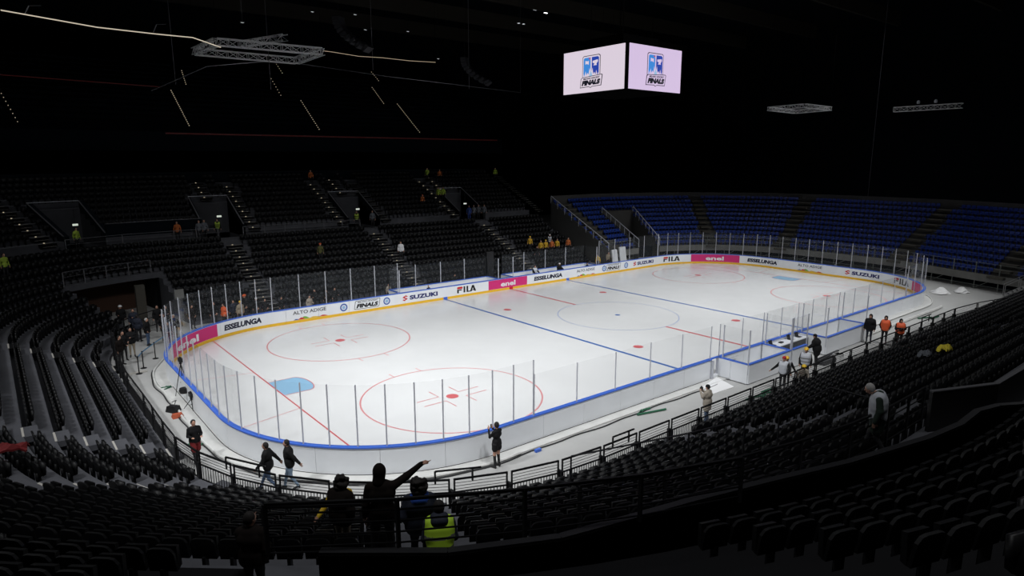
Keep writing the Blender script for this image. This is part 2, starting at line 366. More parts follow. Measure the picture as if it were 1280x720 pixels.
def badge(pl, pr):
    a, b = snear(*pl), snear(*pr); w = (a-b) % LTOT
    o = [(.0, .06), (.05, 0), (.90, 0), (.95, .06), (1.0, .94), (.97, 1), (.10, 1), (.05, .94)]; i_ = [(.5+(x-.5)*.965, .5+(y-.5)*.90) for x, y in o]
    on_board(o+i_, [(k, (k+1) % 8, 8+(k+1) % 8, 8+k) for k in range(8)], a, w, .30, .68, 'badge_outline', 'blk')
    V, F = tm('FINALS', .06, .25); on_board(V*np.array([.84, .48])+np.array([.08, .14]), F, a, w, .30, .68, 'lettering', 'blk')
    V, F = tm('MILANO HOCKEY', .02, .2); on_board(V*np.array([.76, .16])+np.array([.14, .74]), F, a, w, .30, .68, 'lettering', 'blk')
def roundel(p, r=.30):
    a = snear(*p)+r
    O = [(.5+.5*math.cos(t*PI/12), .5+.5*math.sin(t*PI/12)) for t in range(24)]; I = [(.5+.33*math.cos(t*PI/12), .5+.33*math.sin(t*PI/12)) for t in range(24)]
    on_board(O+I, [(k, (k+1) % 24, 24+(k+1) % 24, 24+k) for k in range(24)], a, 2*r, .32, 2*r, 'roundel', 'ring')
    on_board([(.5+(x-.5)*.45, .5+(y-.5)*.45) for x, y in O], [tuple(range(24))], a, 2*r, .32, 2*r, 'roundel_centre', 'cap2')
def enel(pl, pr): ad_text('enel', pl, pr, .36, .46, 'wht', .03)
K['green2'] = mat('ink_green', (.18, .42, .05), .5); K['cap2'] = mat('ink_pale_blue', (.30, .48, .68), .5)
band((-29.6, 8.6), (-25.9, 12.2), 'mag'); enel((-29.2, 9.4), (-27.4, 11.4)); esse((-25.4, 12.3), (-22.6, 12.9)); alto((-20.4, 13), (-17.9, 13))
roundel((-16.3, 13)); badge((-15.6, 13), (-13.4, 13)); roundel((-12.8, 13)); suzuki((-11.4, 13), (-7.8, 13)); fila((-6., 13), (-4.1, 13))
band((-2.6, 13), (2.0, 13), 'mag'); enel((-1.15, 13), (.65, 13)); esse((2.8, 13), (6.4, 13)); alto((8.4, 13), (10.9, 13))
roundel((12.2, 13)); badge((12.75, 13), (14.9, 13)); roundel((15.7, 13)); suzuki((16.8, 13), (20.1, 13)); fila((21.9, 12.7), (23.9, 12.1))
band((25.0, 11.4), (28.8, 7.9), 'mag'); enel((26.5, 10.6), (28.0, 9.2)); esse((29.1, 6.9), (29.35, 3.5)); alto((29.35, 1.2), (29.35, -1.3)); suzuki((29.35, -3.6), (29.0, -7.0)); fila((28.4, -8.6), (27.3, -10.3)); band((26.9, -10.7), (25.0, -12.2), 'mag')

# penalty boxes and scorer's bench on the near side
def wall_box(parent, a, b, h=BH, th=.12, name='board_panel', z0=0.):
    a = Vector((*a, 0)); b = Vector((*b, 0)); mb = MB(); mb.bar((a.x, a.y, z0+(h-.04-z0)/2), (b.x, b.y, z0+(h-.04-z0)/2), th, h-.04-z0); mk(name, mb, 'board', parent)
    mb = MB(); mb.bar((a.x, a.y, h-.01), (b.x, b.y, h-.01), th+.05, .05); mk('cap_rail', mb, 'cap', parent)
def pane2(parent, a, b, h, n=1, z0=BH+.02):
    for i in range(n):
        p = Vector(a).lerp(Vector(b), i/n); q = Vector(a).lerp(Vector(b), (i+1)/n); d = (q-p).normalized()*.03
        mb = MB(); mb.bar((p.x+d.x, p.y+d.y, z0+h/2), (q.x-d.x, q.y-d.y, z0+h/2), .012, h); mk('glass_pane', mb, 'glass', parent)
    for i in range(n+1):
        p = Vector(a).lerp(Vector(b), i/n); mb = MB(); mb.bar((p.x, p.y, BH-.6), (p.x, p.y, BH+h+.05), .05, .06); mk('glass_post', mb, 'alu', parent)
YP = -14.95
for (xa, xb, lab) in ((-6.4, -2.1, 'white penalty box beside the open gate, left of the scorer table'), (2.1, 7.5, 'white penalty box right of the scorer table near three walking staff')):
    pb = empty('penalty_box', ((xa+xb)/2, (YB+.2+YP)/-2*-1, 0), 0, lab, 'penalty box'); pb.location = (0, 0, 0)
    wall_box(pb, (xa, YP), (xb, YP)); wall_box(pb, (xa, -YB-.22), (xa, YP)); wall_box(pb, (xb, -YB-.22), (xb, YP))
    pane2(pb, (xa, -YB-.35), (xa, YP), 1.8); pane2(pb, (xb, -YB-.35), (xb, YP), 1.8)
    mb = MB(); mb.box(xa+.5, xb-.5, YP+.1, YP+.45, .40, .45); mb.box(xa+.6, xa+.68, YP+.1, YP+.4, 0, .4); mb.box(xb-.68, xb-.6, YP+.1, YP+.4, 0, .4); mk('bench', mb, 'board', pb)
    mb = MB(); mb.tube([(xa+.3, -YB-.3, .9), (xa+1.6, -YB-.3, .9)], .02); mb.box(xa+.1, xa+.2, -YB-.45, -YB-.3, .5, .95); mk('gate_latch', mb, 'alu', pb)
sb = empty('scorer_bench', (0, 0, 0), 0, "scorer's bench with white table top between the two penalty boxes", 'bench')
wall_box(sb, (-1.95, YP), (-.3, YP)); pane2(sb, (-1.95, YP), (-.3, YP), 1.8, 1)
mb = MB(); mb.box(-2.0, 2.0, -YB-.85, -YB-.22, .86, .91); mk('table_top', mb, 'board', sb)
mb = MB(); mb.box(-2.0, 2.0, -YB-.85, -YB-.80, .05, .86); mk('table_front', mb, 'gry', sb)
for i, x in enumerate((-1.5, .55, 1.5)):
    lp = empty('laptop', (x, -YB-.5, .912), 0, ['open black laptop at the left end of the scorer table', 'open black laptop in the middle of the scorer table', 'open black laptop at the right end of the scorer table'][i], 'laptop', 'laptops on the scorer table')
    mk('keyboard', MB().box(-.18, .18, -.13, .12, 0, .02), 'blk', lp); mk('screen', MB().hexa([(-.18, .12, .02), (.18, .12, .02), (.18, .14, .02), (-.18, .14, .02), (-.18, .20, .26), (.18, .20, .26), (.18, .22, .26), (-.18, .22, .26)]), 'blk', lp)
for x, lab in ((-.6, 'black scoreboard console on the scorer table'),):
    c = tag(mk('console', MB().box(-.15, .15, -.1, .1, 0, .06), 'blk', None, (x, -YB-.5, .912)), lab, 'console')
# open gate leaf of the near side
gt = empty('board_gate', (0, 0, 0), 0, 'open gate in the near boards left of the penalty box', 'gate')
mk('gate_leaf', MB().box(-6.52, -6.42, -YB-.9, -YB-.2, .05, BH-.05), 'board', gt); mk('gate_post', MB().box(-7.2, -7.08, -YB-.3, -YB-.02, 0, BH-.05), 'alu', gt); mk('gate_post', MB().box(-6.50, -6.44, -YB-.3, -YB-.02, 0, BH-.05), 'alu', gt)
mk('threshold', MB().box(-7.1, -6.5, -YB-.2, -YB+.0, 0, .12), 'board', gt)
# player benches on the far side
YR = 15.0
for (xa, xb, lab) in ((-11.4, -1.3, "long white players' bench enclosure behind the far boards, left one"), (.4, 11.4, "long white players' bench enclosure behind the far boards, right one")):
    pb = empty('player_bench', (0, 0, 0), 0, lab, 'players bench')
    wall_box(pb, (xa, YR), (xb, YR), 1.08); wall_box(pb, (xa, YB+.22), (xa, YR)); wall_box(pb, (xb, YB+.22), (xb, YR))
    pane2(pb, (xa, YR), (xb, YR), 1.8, 4); pane2(pb, (xa, YB+.2), (xa, YR), 1.8); pane2(pb, (xb, YB+.2), (xb, YR), 1.8)
    mk('bench', MB().box(xa+.4, xb-.4, YR-.55, YR-.2, .42, .47).box(xa+.5, xa+.6, YR-.5, YR-.25, 0, .42).box(xb-.6, xb-.5, YR-.5, YR-.25, 0, .42), 'board', pb)
    mk('floor_mat', MB().box(xa+.1, xb-.1, YB+.25, YR-.1, .0, .03), 'apron', pb)
mk_d = tag(mk('door_pillar', MB().box(-1.15, -.35, YR+.2, YR+.5, 0, 3.3), 'blk'), 'black pillar between the two far players benches', 'pillar')

# ================================================================ FLOOR, APRON, CURB
structure('floor', MB().box(-70, 80, -60, 75, -.30, -.06), 'floor', 'grey concrete arena floor around the rink')
def ringmesh(o0, o1, z, m, name, label, s0=0., s1=None, wob=0.):
    s1 = LTOT if s1 is None else s1; n = int((s1-s0)/.5); A = []; B = []
    for i in range(n+1):
        s = s0+(s1-s0)*i/n; p, _, _ = rp(s, o0); q, _, _ = rp(s, o1 + wob*math.sin(s*1.7)+wob*.6*math.sin(s*4.1)); A.append((p.x, p.y, z)); B.append((q.x, q.y, z))
    mb = MB(); mb.quadstrip(B, A); mb.quadstrip([(x, y, -.06) for x, y, _ in B], B); return structure(name, mb, m, label)
ringmesh(.15, .74, .0, 'apron', 'floor_apron', 'pale insulated apron strip around the outside of the boards')
def curve_tube(name, o, s0, s1, r, m, label, z=.02, wob=.02, cat='pipe'):
    n = int((s1-s0)/.4); pts = []
    for i in range(n+1):
        s = s0+(s1-s0)*i/n; p, _, _ = rp(s, o+wob*math.sin(s*2.3)+wob*math.sin(s*.9)); pts.append((p.x, p.y, z))
    return tag(mk(name, MB().tube(pts, r, 6), m), label, cat)
sWa = s_N1+LA*.35
curve_tube('curb_tube', .80, sWa, LTOT+sx_south(-21), .055, 'curb', 'long white foam tube along the apron edge at the near corner', .03, .025)
curve_tube('rubber_seal', .90, sWa+6, LTOT+sx_south(-7.6), .03, 'rubber', 'black rubber hose along the apron edge at the near corner and side', -.03, .04, 'hose')
curve_tube('joint_gap', .22, s_W0+1, LTOT+sx_south(-7.4), .018, 'rubber', 'thin dark seal at the foot of the near boards', .005, .004, 'seal')
curve_tube('curb_tube', 1.6, sx_south(7.6), sx_south(22), .11, 'curb', 'thick white insulated pipe on the floor right of the penalty box', .05, .01)
curve_tube('curb_tube', .75, sx_south(7.6), s_E0+4, .05, 'curb', 'thin white pipe at the foot of the far right boards', .03, .01)
for pts, lab in (([(-30.5, 4.0), (-30.3, 3.7), (-30.65, 3.5), (-30.3, 3.9), (-30.75, 3.9)], 'dark green hose bundle on the apron edge left of the tripod'),
                 ([(-13.1, -13.95), (-13.5, -13.9), (-13.8, -14.0), (-13.6, -13.85), (-14.2, -14.1), (-12.6, -14.5)], 'dark green hose coil lying midway along the near boards'),
                 ([(16.6, -14.9), (17.2, -15.1), (17.8, -15.4), (17.2, -15.6), (18.6, -15.6)], 'green hose end on the floor near the thick white pipe'),
                 ([(-8.5, -16.2), (-7.6, -16.3), (-7.2, -16.55), (-6.9, -16.2), (-6.3, -16.6), (-5.9, -16.2), (-6.9, -16.1), (-7.5, -16.6)], 'tangled green hose on the fence by the red beanie worker')):
    tag(mk('green_hose', MB().tube([(x, y, .0) for x, y in pts], .05, 6), 'green'), lab, 'hose')
tag(mk('hose_ring', MB().tube([(-31.05+.28*math.cos(t*PI/10), -4.5+.28*math.sin(t*PI/10), -.02) for t in range(21)], .04, 6), 'green'), 'round green hose ring on the floor behind the man in red shorts', 'hose')
tag(mk('blue_clamp', MB().box(-.14, .14, -.06, .06, 0, .12).tube([(-.16, 0, .06), (.16, 0, .06)], .05), 'cap', None, (-20.3, -14.05, -.06)), 'small blue clamp on the black hose right of the girl in black', 'clamp')
tag(mk('mat_sheet', MB().hexa([(-9.6, -14.6, -.06), (-7.2, -14.7, -.06), (-6.7, -13.3, .0), (-9.0, -13.85, -.02), (-9.6, -14.6, -.04), (-7.2, -14.7, -.04), (-6.7, -13.3, .02), (-9.0, -13.85, .0)]), 'paper'), 'white sheet lying on the floor in front of the open board gate', 'sheet')
tag(mk('cable_cover', MB().box(-32.1, -30.75, 7.55, 7.8, -.06, -.01).box(-32.1, -30.75, 7.62, 7.73, -.01, .0), 'nose'), 'yellowish cable cover strip across the floor by the belt barriers', 'cable cover')
# white bags at the far right corner
for i, (x, y, sx, lab) in enumerate(((28.9, -12.3, .8, 'crumpled white plastic sheeting heap by the far right corner'), (30.6, -13.4, .6, 'smaller crumpled white sheeting beside the scaffold stairs'))):
    mb = MB(); n = 14
    for a in range(5):
        for b in range(n):
            t = b*2*PI/n; r = sx*(1-.2*a)*(.8+.35*rng.random()); mb.v.append((r*math.cos(t)*1.3, r*math.sin(t), (.1*a+.08*rng.random())*1.1))
    for a in range(4):
        for b in range(n): mb.f.append((a*n+b, a*n+(b+1) % n, (a+1)*n+(b+1) % n, (a+1)*n+b)); mb.m.append(0)
    mb.f.append(tuple(4*n+b for b in range(n))); mb.m.append(0)
    tag(mk('plastic_sheeting', mb, 'paper', None, (x, y, -.06)), lab, 'sheeting')

# ================================================================ BOWL (near/left stand = S ring, far stand = N ring)
class Ring:
    def __init__(s, cx, cy, r, sg): s.cx, s.cy, s.r, s.sg = cx, cy, r, sg; s.L1 = cy; s.L2 = cy+r*PI/2
    def at(s, q, off):
        if q <= s.L1: x, y, nx, ny = s.cx-s.r-off, q, -1, 0
        elif q <= s.L2:
            t = (q-s.L1)/s.r; x, y, nx, ny = s.cx-(s.r+off)*math.cos(t), s.cy+(s.r+off)*math.sin(t), -math.cos(t), math.sin(t)
        else: x, y, nx, ny = s.cx+q-s.L2, s.cy+s.r+off, 0, 1
        return Vector((x, y*s.sg)), Vector((nx, ny*s.sg))
    def scale(s, q, off): return (s.r+off)/s.r if s.L1 < q < s.L2 else 1.
    def qdeg(s, d): return s.L1+s.r*math.radians(d)
    def qx(s, x): return s.L2+x-s.cx
RS = Ring(-20, 5, 12.2, -1); RN = Ring(-25, 10, 7.2, 1)
ZL = lambda k: .1+.43*k                     # tread height, lower rows
ZU = lambda j: 5.55+.43*j
OU = lambda j: 11.6+.9*j
def qsamples(R, a, b, step=.6):
    pts = [a]; q = a
    while q < b-1e-6:
        st = step if (R.L1-.3 < q < R.L2+.3) else 2.5
        nq = q+st
        for br in (R.L1, R.L2):
            if q < br-1e-6 < nq-1e-6: nq = br
        q = min(nq, b); pts.append(q)
    return pts
def bowl_part(R, a, b, prof, name, m, label, parent=None):
    Q = qsamples(R, a, b); mb = MB(); k = len(prof)
    for q in Q:
        for off, z in prof:
            p, _ = R.at(q, off); mb.v.append((p.x, p.y, z))
    for i in range(len(Q)-1):
        for j in range(k-1):
            f = (i*k+j, (i+1)*k+j, (i+1)*k+j+1, i*k+j+1); mb.f.append(f if R.sg > 0 else f[::-1]); mb.m.append(0)
    for e in (0, len(Q)-1):                   # end caps down to the floor
        for j in range(k-1):
            n = len(mb.v); p0 = mb.v[e*k+j]; p1 = mb.v[e*k+j+1]; mb.v += [p0, p1, (p1[0], p1[1], -.06), (p0[0], p0[1], -.06)]
            mb.f.append((n, n+1, n+2, n+3)); mb.m.append(0)
    if parent: return mk(name, mb, m, parent)
    return structure(name, mb, m, label)
def prof_lower(k0=0, k1=11, zf=None):
    pr = [(.9*k0, -.06 if zf is None else zf)]
    for k in range(k0, k1): pr += [(.9*k, ZL(k)), (.9*(k+1), ZL(k))]
    return pr
def prof_upper(j0=0, j1=10):
    pr = [(OU(j0), 4.83)]
    for j in range(j0, j1): pr += [(OU(j), ZU(j)), (OU(j+1), ZU(j))]
    return pr
ENDS, ENDN = RS.qx(29), RN.qx(15.5)
gangway = [(9.9, 4.4), (9.9, 4.83), (11.6, 4.83)]
bowl_part(RS, 0, ENDS, prof_lower()+gangway[1:], 'floor_lower_stand_near', 'tread', 'dark concrete steps of the near and left lower stand')
OUL = lambda j: 10.25+.9*j
ZUL = lambda j: 5.02+.43*j
prl = [(OUL(0), 4.83)]
for j in range(11): prl += [(OUL(j), ZUL(j)), (OUL(j+1), ZUL(j))]
bowl_part(RS, 0, RS.qdeg(51.3), prl, 'floor_upper_stand_left', 'treadk', 'shade-coloured concrete steps of the upper rows at the left end')
bowl_part(RS, RS.qdeg(59.4), ENDS, prof_upper(0, 9), 'floor_upper_stand_near', 'treadk', 'shade-coloured concrete steps of the upper rows at the bottom right')
t55, t80 = RN.qdeg(53), RN.qdeg(82)
bowl_part(RN, 0, t55, prof_lower()+gangway[1:], 'floor_lower_stand_corner', 'tread', 'dark concrete steps of the lower stand left of the tunnel')
bowl_part(RN, t55, t80, prof_lower(7, 11, 2.7)+gangway[1:], 'floor_stand_over_tunnel', 'tread', 'dark concrete steps above the corner tunnel')
bowl_part(RN, t80, ENDN, prof_lower()+gangway[1:], 'floor_lower_stand_far', 'tread', 'dark concrete steps of the far lower stand')
# voms of the far stand cut the upper rows
voms = [(RN.qdeg(71.5)-.58, RN.qdeg(71.5)+.58)] + [(RN.qx(c-1.7), RN.qx(c+1.7)) for c in (-20.3, -6.7, 6.8)]
prev = 0
for a, b in voms + [(ENDN, None)]:
    bowl_part(RN, prev, a, prof_upper(0, 10), 'floor_upper_stand_far', 'tread', 'dark concrete upper rows of the far stand')
    if b:
        bowl_part(RN, a, b, [(16.2, 4.83), (16.2, 7.7), (17.0, 7.7), (17.0, ZU(6)), (17.9, ZU(6)), (17.9, ZU(7)), (18.8, ZU(7)), (18.8, ZU(8)), (19.7, ZU(8)), (19.7, ZU(9)), (20.6, ZU(9))], 'floor_upper_stand_far', 'tread', 'dark concrete rows above a far vomitory')
        v = empty('wall_vomitory', (0, 0, 0), 0, 'sloping side walls and rear wall of a far stand exit', 'structure', None, 'structure')
        for q in (a, b):
            mb = MB(); P = []
            for off, z in ((11.6, 4.83), (11.6, 5.9), (16.2, 8.3), (16.2, 4.83)): P.append((R_p := RN.at(q, off)[0]).to_tuple()+(z,))
            n2 = (RN.at(q+.15, 13)[0]-RN.at(q, 13)[0]); Q2 = [(p[0]+n2.x, p[1]+n2.y, p[2]) for p in P]
            mb.hexa([P[0], P[3], Q2[3], Q2[0], P[1], P[2], Q2[2], Q2[1]]); mk('side_wall', mb, 'dark', v)
            mb = MB(); mb.bar((P[1][0], P[1][1], 5.95), (P[2][0], P[2][1], 8.35), .10, .05); mk('wall_coping', mb, 'steel2', v) if 'steel2' in K else mk('wall_coping', mb, 'alu', v)
        p, q = RN.at(a, 16.2)[0], RN.at(b, 16.2)[0]; mk('top_rail', MB().bar((p.x, p.y, 8.35), (q.x, q.y, 8.35), .1, .06), 'alu', v)
        c = RN.at((a+b)/2, 12.9)[0]; n = RN.at((a+b)/2, 12.9)[1]
        ex = empty('exit_sign', (c.x, c.y, 6.65), math.atan2(n.y, n.x)-PI/2, None, 'sign'); mk('housing', MB().box(-.26, .26, -.03, .03, -.11, .11), 'blk', ex); mk('lit_face', MB().box(-.2, .2, -.045, -.03, -.08, .08), 'exitled', ex); mk('hanger', MB().bar((0, 0, .12), (0, 0, 1.2), .03), 'blk', ex)
        ex['label'] = 'small lit exit sign in the far stand opening, ' + ['far left one', 'above the left middle stairs', 'beside the middle stairs', 'rightmost one'][voms.index((a, b))]
        prev = b
# back walls, upper tier, roof
bowl_part(RN, 0, ENDN, [(20.6, 9.0), (20.6, 10.4), (21.2, 10.4), (27.5, 10.4)], 'wall_concourse_far', 'dark', 'dark concourse behind the far stand')
structure('wall_far', MB().box(-75, 75, 72, 73, -.06, 34), 'dark', 'black far wall of the arena')
structure('wall_right', MB().box(75, 76, -60, 73, -.06, 34), 'dark', 'black right end wall of the arena')
structure('wall_left', MB().box(-76, -75, -60, 73, -.06, 34), 'dark', 'black left end wall of the arena')
structure('wall_near', MB().box(-75, 75, -61, -60, -.06, 34), 'dark', 'black near wall of the arena')
structure('ceiling', MB().box(-75, 75, -60, 73, 33.5, 34), 'dark', 'black arena roof')
UT = MB(); 
pr = [(45.0, 13.2), (45.0, 14.6), (45.1, 14.6), (45.1, 13.8)]
for j in range(16): pr += [(45.9+.9*j, 13.8+.63*j), (45.9+.9*(j+1), 13.8+.63*j)]
UT.quadstrip([(-75, y, z) for y, z in pr], [(24, y, z) for y, z in pr]); structure('floor_upper_tier', UT, 'dark', 'dark upper tier balcony above the far stand')
structure('ceiling_balcony', MB().box(-75, 24, 45, 72, 12.6, 13.2), 'dark', 'dark underside of the upper tier')
tag(mk('ribbon_light', MB().box(-21, 23, 44.93, 44.99, 14.35, 14.5), 'redled'), 'dim red light strip along the front of the far upper tier', 'light strip')
tag(mk('ribbon_light', MB().bar((-36, 44.9, 19.35), (-21, 44.9, 19.1), .06, .08), 'redled'), 'dim red light strip high at the far left', 'light strip')
for i in range(9):
    x = -40+14*i; structure('ceiling_beam', MB().box(-60, 75, -40+13*i, -39.6+13*i, 31.5, 33.5), 'beam' if 'beam' in K else 'dark', 'dark roof beam')
# upper tier step lights
def dots(a, b, n, r=.035, name='step_lights', lab=None, m='stepled'):
    mb = MB(); a = Vector(a); b = Vector(b)
    for i in range(n): p = a.lerp(b, i/(n-1)); mb.box(p.x-r, p.x+r, p.y-r, p.y+r, p.z-r, p.z+r)
    return tag(mk(name, mb, m), lab, 'step lights', None, 'stuff')
for i, (a, b, n, lab) in enumerate((((-3.9, 45.5, 15.3), (-3.9, 50.7, 19.0), 16, 'upper tier step lights right of the big truss'), ((-18.5, 45.5, 15.3), (-18.7, 51.3, 19.4), 20, 'upper tier step lights below the left end of the big truss'),
        ((10.2, 45.5, 15.3), (10.1, 51.1, 19.3), 18, 'longest step light line right of centre in the upper tier'), ((-4., 56.3, 22.9), (-4, 58.2, 24.2), 5, 'short step light line just below the big truss'), ((-6.1, 51.6, 19.6), (-6, 54.9, 21.9), 7, 'middle step light line below the big truss'),
        ((10, 56.2, 22.9), (10, 58.3, 24.3), 6, 'highest short step light line right of centre'), ((8, 51.2, 19.3), (8.1, 54.6, 21.7), 11, 'step light line above the longest one right of centre'), ((-16.8, 52.5, 20.3), (-16.5, 55.2, 22.1), 8, 'short step light line left of the big truss'), ((-33.4, 45.3, 15.2), (-34.3, 49.8, 18.4), 9, 'step light line at the far left edge'))):
    dots(a, b, n, .04 if i < 3 else .035, lab=lab)

bowl_part(RN, RN.qdeg(76.5), RN.qx(-22.1), [(11.62, 4.83), (11.62, 6.6), (11.85, 6.6), (11.85, 4.83)], 'wall_stand_front', 'dark', 'dark wall behind the far left walkway')
tt_ = empty('wall_coping_rail', (0, 0, 0), 0, 'thin pale rail along the dark wall of the far left walkway', 'rail')
for a_, b_ in zip(np.linspace(RN.qdeg(76.5), RN.qx(-22.1), 7)[:-1], np.linspace(RN.qdeg(76.5), RN.qx(-22.1), 7)[1:]):
    a_, b_ = RN.at(a_, 11.7)[0], RN.at(b_, 11.7)[0]; mk('rail_length', MB().bar((a_.x, a_.y, 6.65), (b_.x, b_.y, 6.65), .08, .06), 'steel2', tt_)
# ---- aisles: (q at off 0, half width)
A_S = [(RS.qdeg(22.3), .75), (RS.qdeg(58.6), .62), (RS.qx(-16), .7), (RS.qx(3.8), .7), (RS.L1+.1, .55), (RS.qx(-6.2), .0)]
A_N = [(8.8, .6), (RN.qdeg(30), .6)] + [(RN.qx(x), .65) for x in (-20.3, -6.8, 6.8)]
A_NU = [(RN.qdeg(62.9), .55), (RN.qx(-17.7), .5), (RN.qx(-9.1), .5), (RN.qx(-4.3), .5), (RN.qx(4.4), .5), (RN.qx(16.9), .5)]
A_NU2 = [(RN.qx(-20.3), .5), (RN.qx(-6.6), .5), (RN.qx(6.2), .5)]          # above the vomitories
def stairs(R, q, hw, k0, k1, upper, lab, lights=True, nose=True):
    t = empty('aisle_stairs', (0, 0, 0), 0, lab, 'stairs', 'aisle stairs')
    for k in range(k0, k1):
        off, z = (OU(k), ZU(k)) if upper else (.9*k, ZL(k))
        p, n = R.at(q, off); ang = math.atan2(n.y, n.x)-PI/2
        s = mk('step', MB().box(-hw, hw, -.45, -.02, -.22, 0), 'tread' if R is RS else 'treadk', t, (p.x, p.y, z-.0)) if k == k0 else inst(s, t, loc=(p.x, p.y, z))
        s.rotation_euler.z = ang
        if nose:
            for h, oo in ((.0, 0.), (-.21, -.44)):
                pp = p+n*oo; ns = mk('nosing', MB().box(-hw*.9, hw*.9, -.03, .04, .0, .012), 'nose', t, (pp.x, pp.y, z+h+.004)) if (k == k0 and h == 0) else inst(ns, t, loc=(pp.x, pp.y, z+h+.004))
                ns.rotation_euler.z = ang
    if lights:
        mb = MB()
        for k in range(k0, k1):
            off, z = (OU(k), ZU(k)) if upper else (.9*k, ZL(k))
            p, n = R.at(q, off); tt = Vector((-n.y, n.x))*(hw*.2); mb.box(p.x+tt.x-.05, p.x+tt.x+.05, p.y+tt.y-.04, p.y+tt.y+.04, z+.02, z+.08)
        mk('step_lights', mb, 'stepled', t)
    return t
for i, (q, hw) in enumerate(A_S[:5]):
    stairs(RS, q, hw, 0, 11, False, ['aisle stairs through the left corner seats', 'wide aisle stairs below the pointing man', 'aisle stairs left of the grey-haired man', 'aisle stairs in the upper right near seats', 'narrow aisle stairs where the left seats turn'][i], False)
stairs(RN, 8.8, .6, 0, 11, False, 'aisle stairs crossing the left end rows by the tunnel', False)
for i, (q, hw) in enumerate(A_N[2:]):
    stairs(RN, q, hw, 0, 11, False, 'lower aisle stairs of the far stand, ' + ['left one behind the crowd', 'middle one with the white shirted man', 'right one'][i])
for i, (q, hw) in enumerate(A_NU): stairs(RN, q, hw, 0, 9 if i != 5 else 10, True, 'upper aisle stairs of the far stand, ' + ['left corner', 'right of the left exit', 'left of the middle exit', 'right of the middle exit', 'left of the right exit', 'by the blue stand'][i], i in (0, 1, 2, 4))
for i, (q, hw) in enumerate(A_NU2): stairs(RN, q, hw, 6, 10, True, 'short aisle stairs above the ' + ['left', 'middle', 'right'][i] + ' far stand exit')

# ---- seats
def seat_parts():
    """backrest slab with rounded shoulders, folded seat pan; faces -y, origin on the tread"""
    bk = MB(); w = .22; z0, z1 = .40, .82; yb = 0.
    out = [(-w, z0), (w, z0), (w, z1-.10), (w-.05, z1-.02), (w-.12, z1), (-w+.12, z1), (-w+.05, z1-.02), (-w, z1-.10)]
    F_ = [(x, yb+(z-z0)*.16, z) for x, z in out]; B_ = [(x, yb+.05+(z-z0)*.16, z) for x, z in out]
    bk.poly(F_[::-1][::-1]); bk.poly(B_[::-1]); bk.quadstrip(B_, F_, close=True)
    pn = MB(); w2 = .20
    pn.hexa([(-w2, -.10, .40), (w2, -.10, .40), (w2, -.02, .38), (-w2, -.02, .38), (-w2+.03, -.15, .74), (w2-.03, -.15, .74), (w2-.03, -.07, .76), (-w2+.03, -.07, .76)])
    br = MB(); br.box(-.03, .03, -.02, .10, 0, .45)
    return bk, pn, br
BK, PN, BR = seat_parts()
def np_mesh(parts):
    V = []; F = []; n = 0
    for p in parts:
        V += p.v; F += [tuple(i+n for i in f) for f in p.f]; n += len(p.v)
    return np.array(V), F
def merge_instances(name, V, F, xf, m):
    """one mesh of many copies: xf rows x,y,z,angle"""
    xf = np.array(xf); c, s = np.cos(xf[:, 3]), np.sin(xf[:, 3]); N = len(xf); nv = len(V)
    X = c[:, None]*V[None, :, 0]-s[:, None]*V[None, :, 1]+xf[:, 0:1]; Y = s[:, None]*V[None, :, 0]+c[:, None]*V[None, :, 1]+xf[:, 1:2]; Z = V[None, :, 2]+xf[:, 2:3]
    co_ = np.stack([X, Y, Z], -1).reshape(-1)
    ls = np.array([len(f) for f in F]); li = np.concatenate([np.array(f) for f in F])
    LI = (li[None]+np.arange(N)[:, None]*nv).reshape(-1); LT = np.tile(ls, N); ST = np.concatenate([[0], np.cumsum(LT)[:-1]])
    me = bpy.data.meshes.new(name); me.vertices.add(N*nv); me.vertices.foreach_set('co', co_); me.loops.add(len(LI)); me.loops.foreach_set('vertex_index', LI)
    me.polygons.add(len(LT)); me.polygons.foreach_set('loop_start', ST); me.polygons.foreach_set('loop_total', LT); me.update(calc_edges=True); me.validate()
    return link(name, me, m)
SEATS = []      # (x, y, z, ang)
def add_row(R, q0, q1, off, z, aisles, pitch=.5, gaps=()):
    so = off+.62
    q = q0+.3
    while q < q1-.3:
        sc_ = R.scale(q, so)
        ok = all(abs(q-qa)*sc_ > hw+.25 for qa, hw in aisles if hw > 0) and not any(a < q < b for a, b in gaps)
        if ok:
            p, n = R.at(q, so); SEATS.append((p.x, p.y, z, math.atan2(n.y, n.x)-PI/2))
        q += pitch/sc_
for k in range(11): add_row(RS, 0 if k < 9 else RS.qdeg(30), ENDS, .9*k, ZL(k), A_S)
for j in range(9):
    add_row(RS, 2, RS.qdeg(50.3), OUL(j), ZUL(j), [(RS.qdeg(35), .0)])
    if j < 7: add_row(RS, RS.qdeg(67.5)+.12*j, ENDS, OU(j), ZU(j), [(RS.qx(-6), .7)])
for k in range(11): add_row(RN, 0, t55 if k < 7 else ENDN, .9*k, ZL(k), A_N[:1]+A_N[2:] if k else [(a, b) for a, b in A_N])
for k in range(7): add_row(RN, t80, ENDN, .9*k, ZL(k), A_N)
for j in range(10): add_row(RN, 0, ENDN, OU(j), ZU(j), A_NU+(A_NU2 if j > 5 else []), gaps=[(a-.1, b+.1) for a, b in voms] if j < 6 else ())
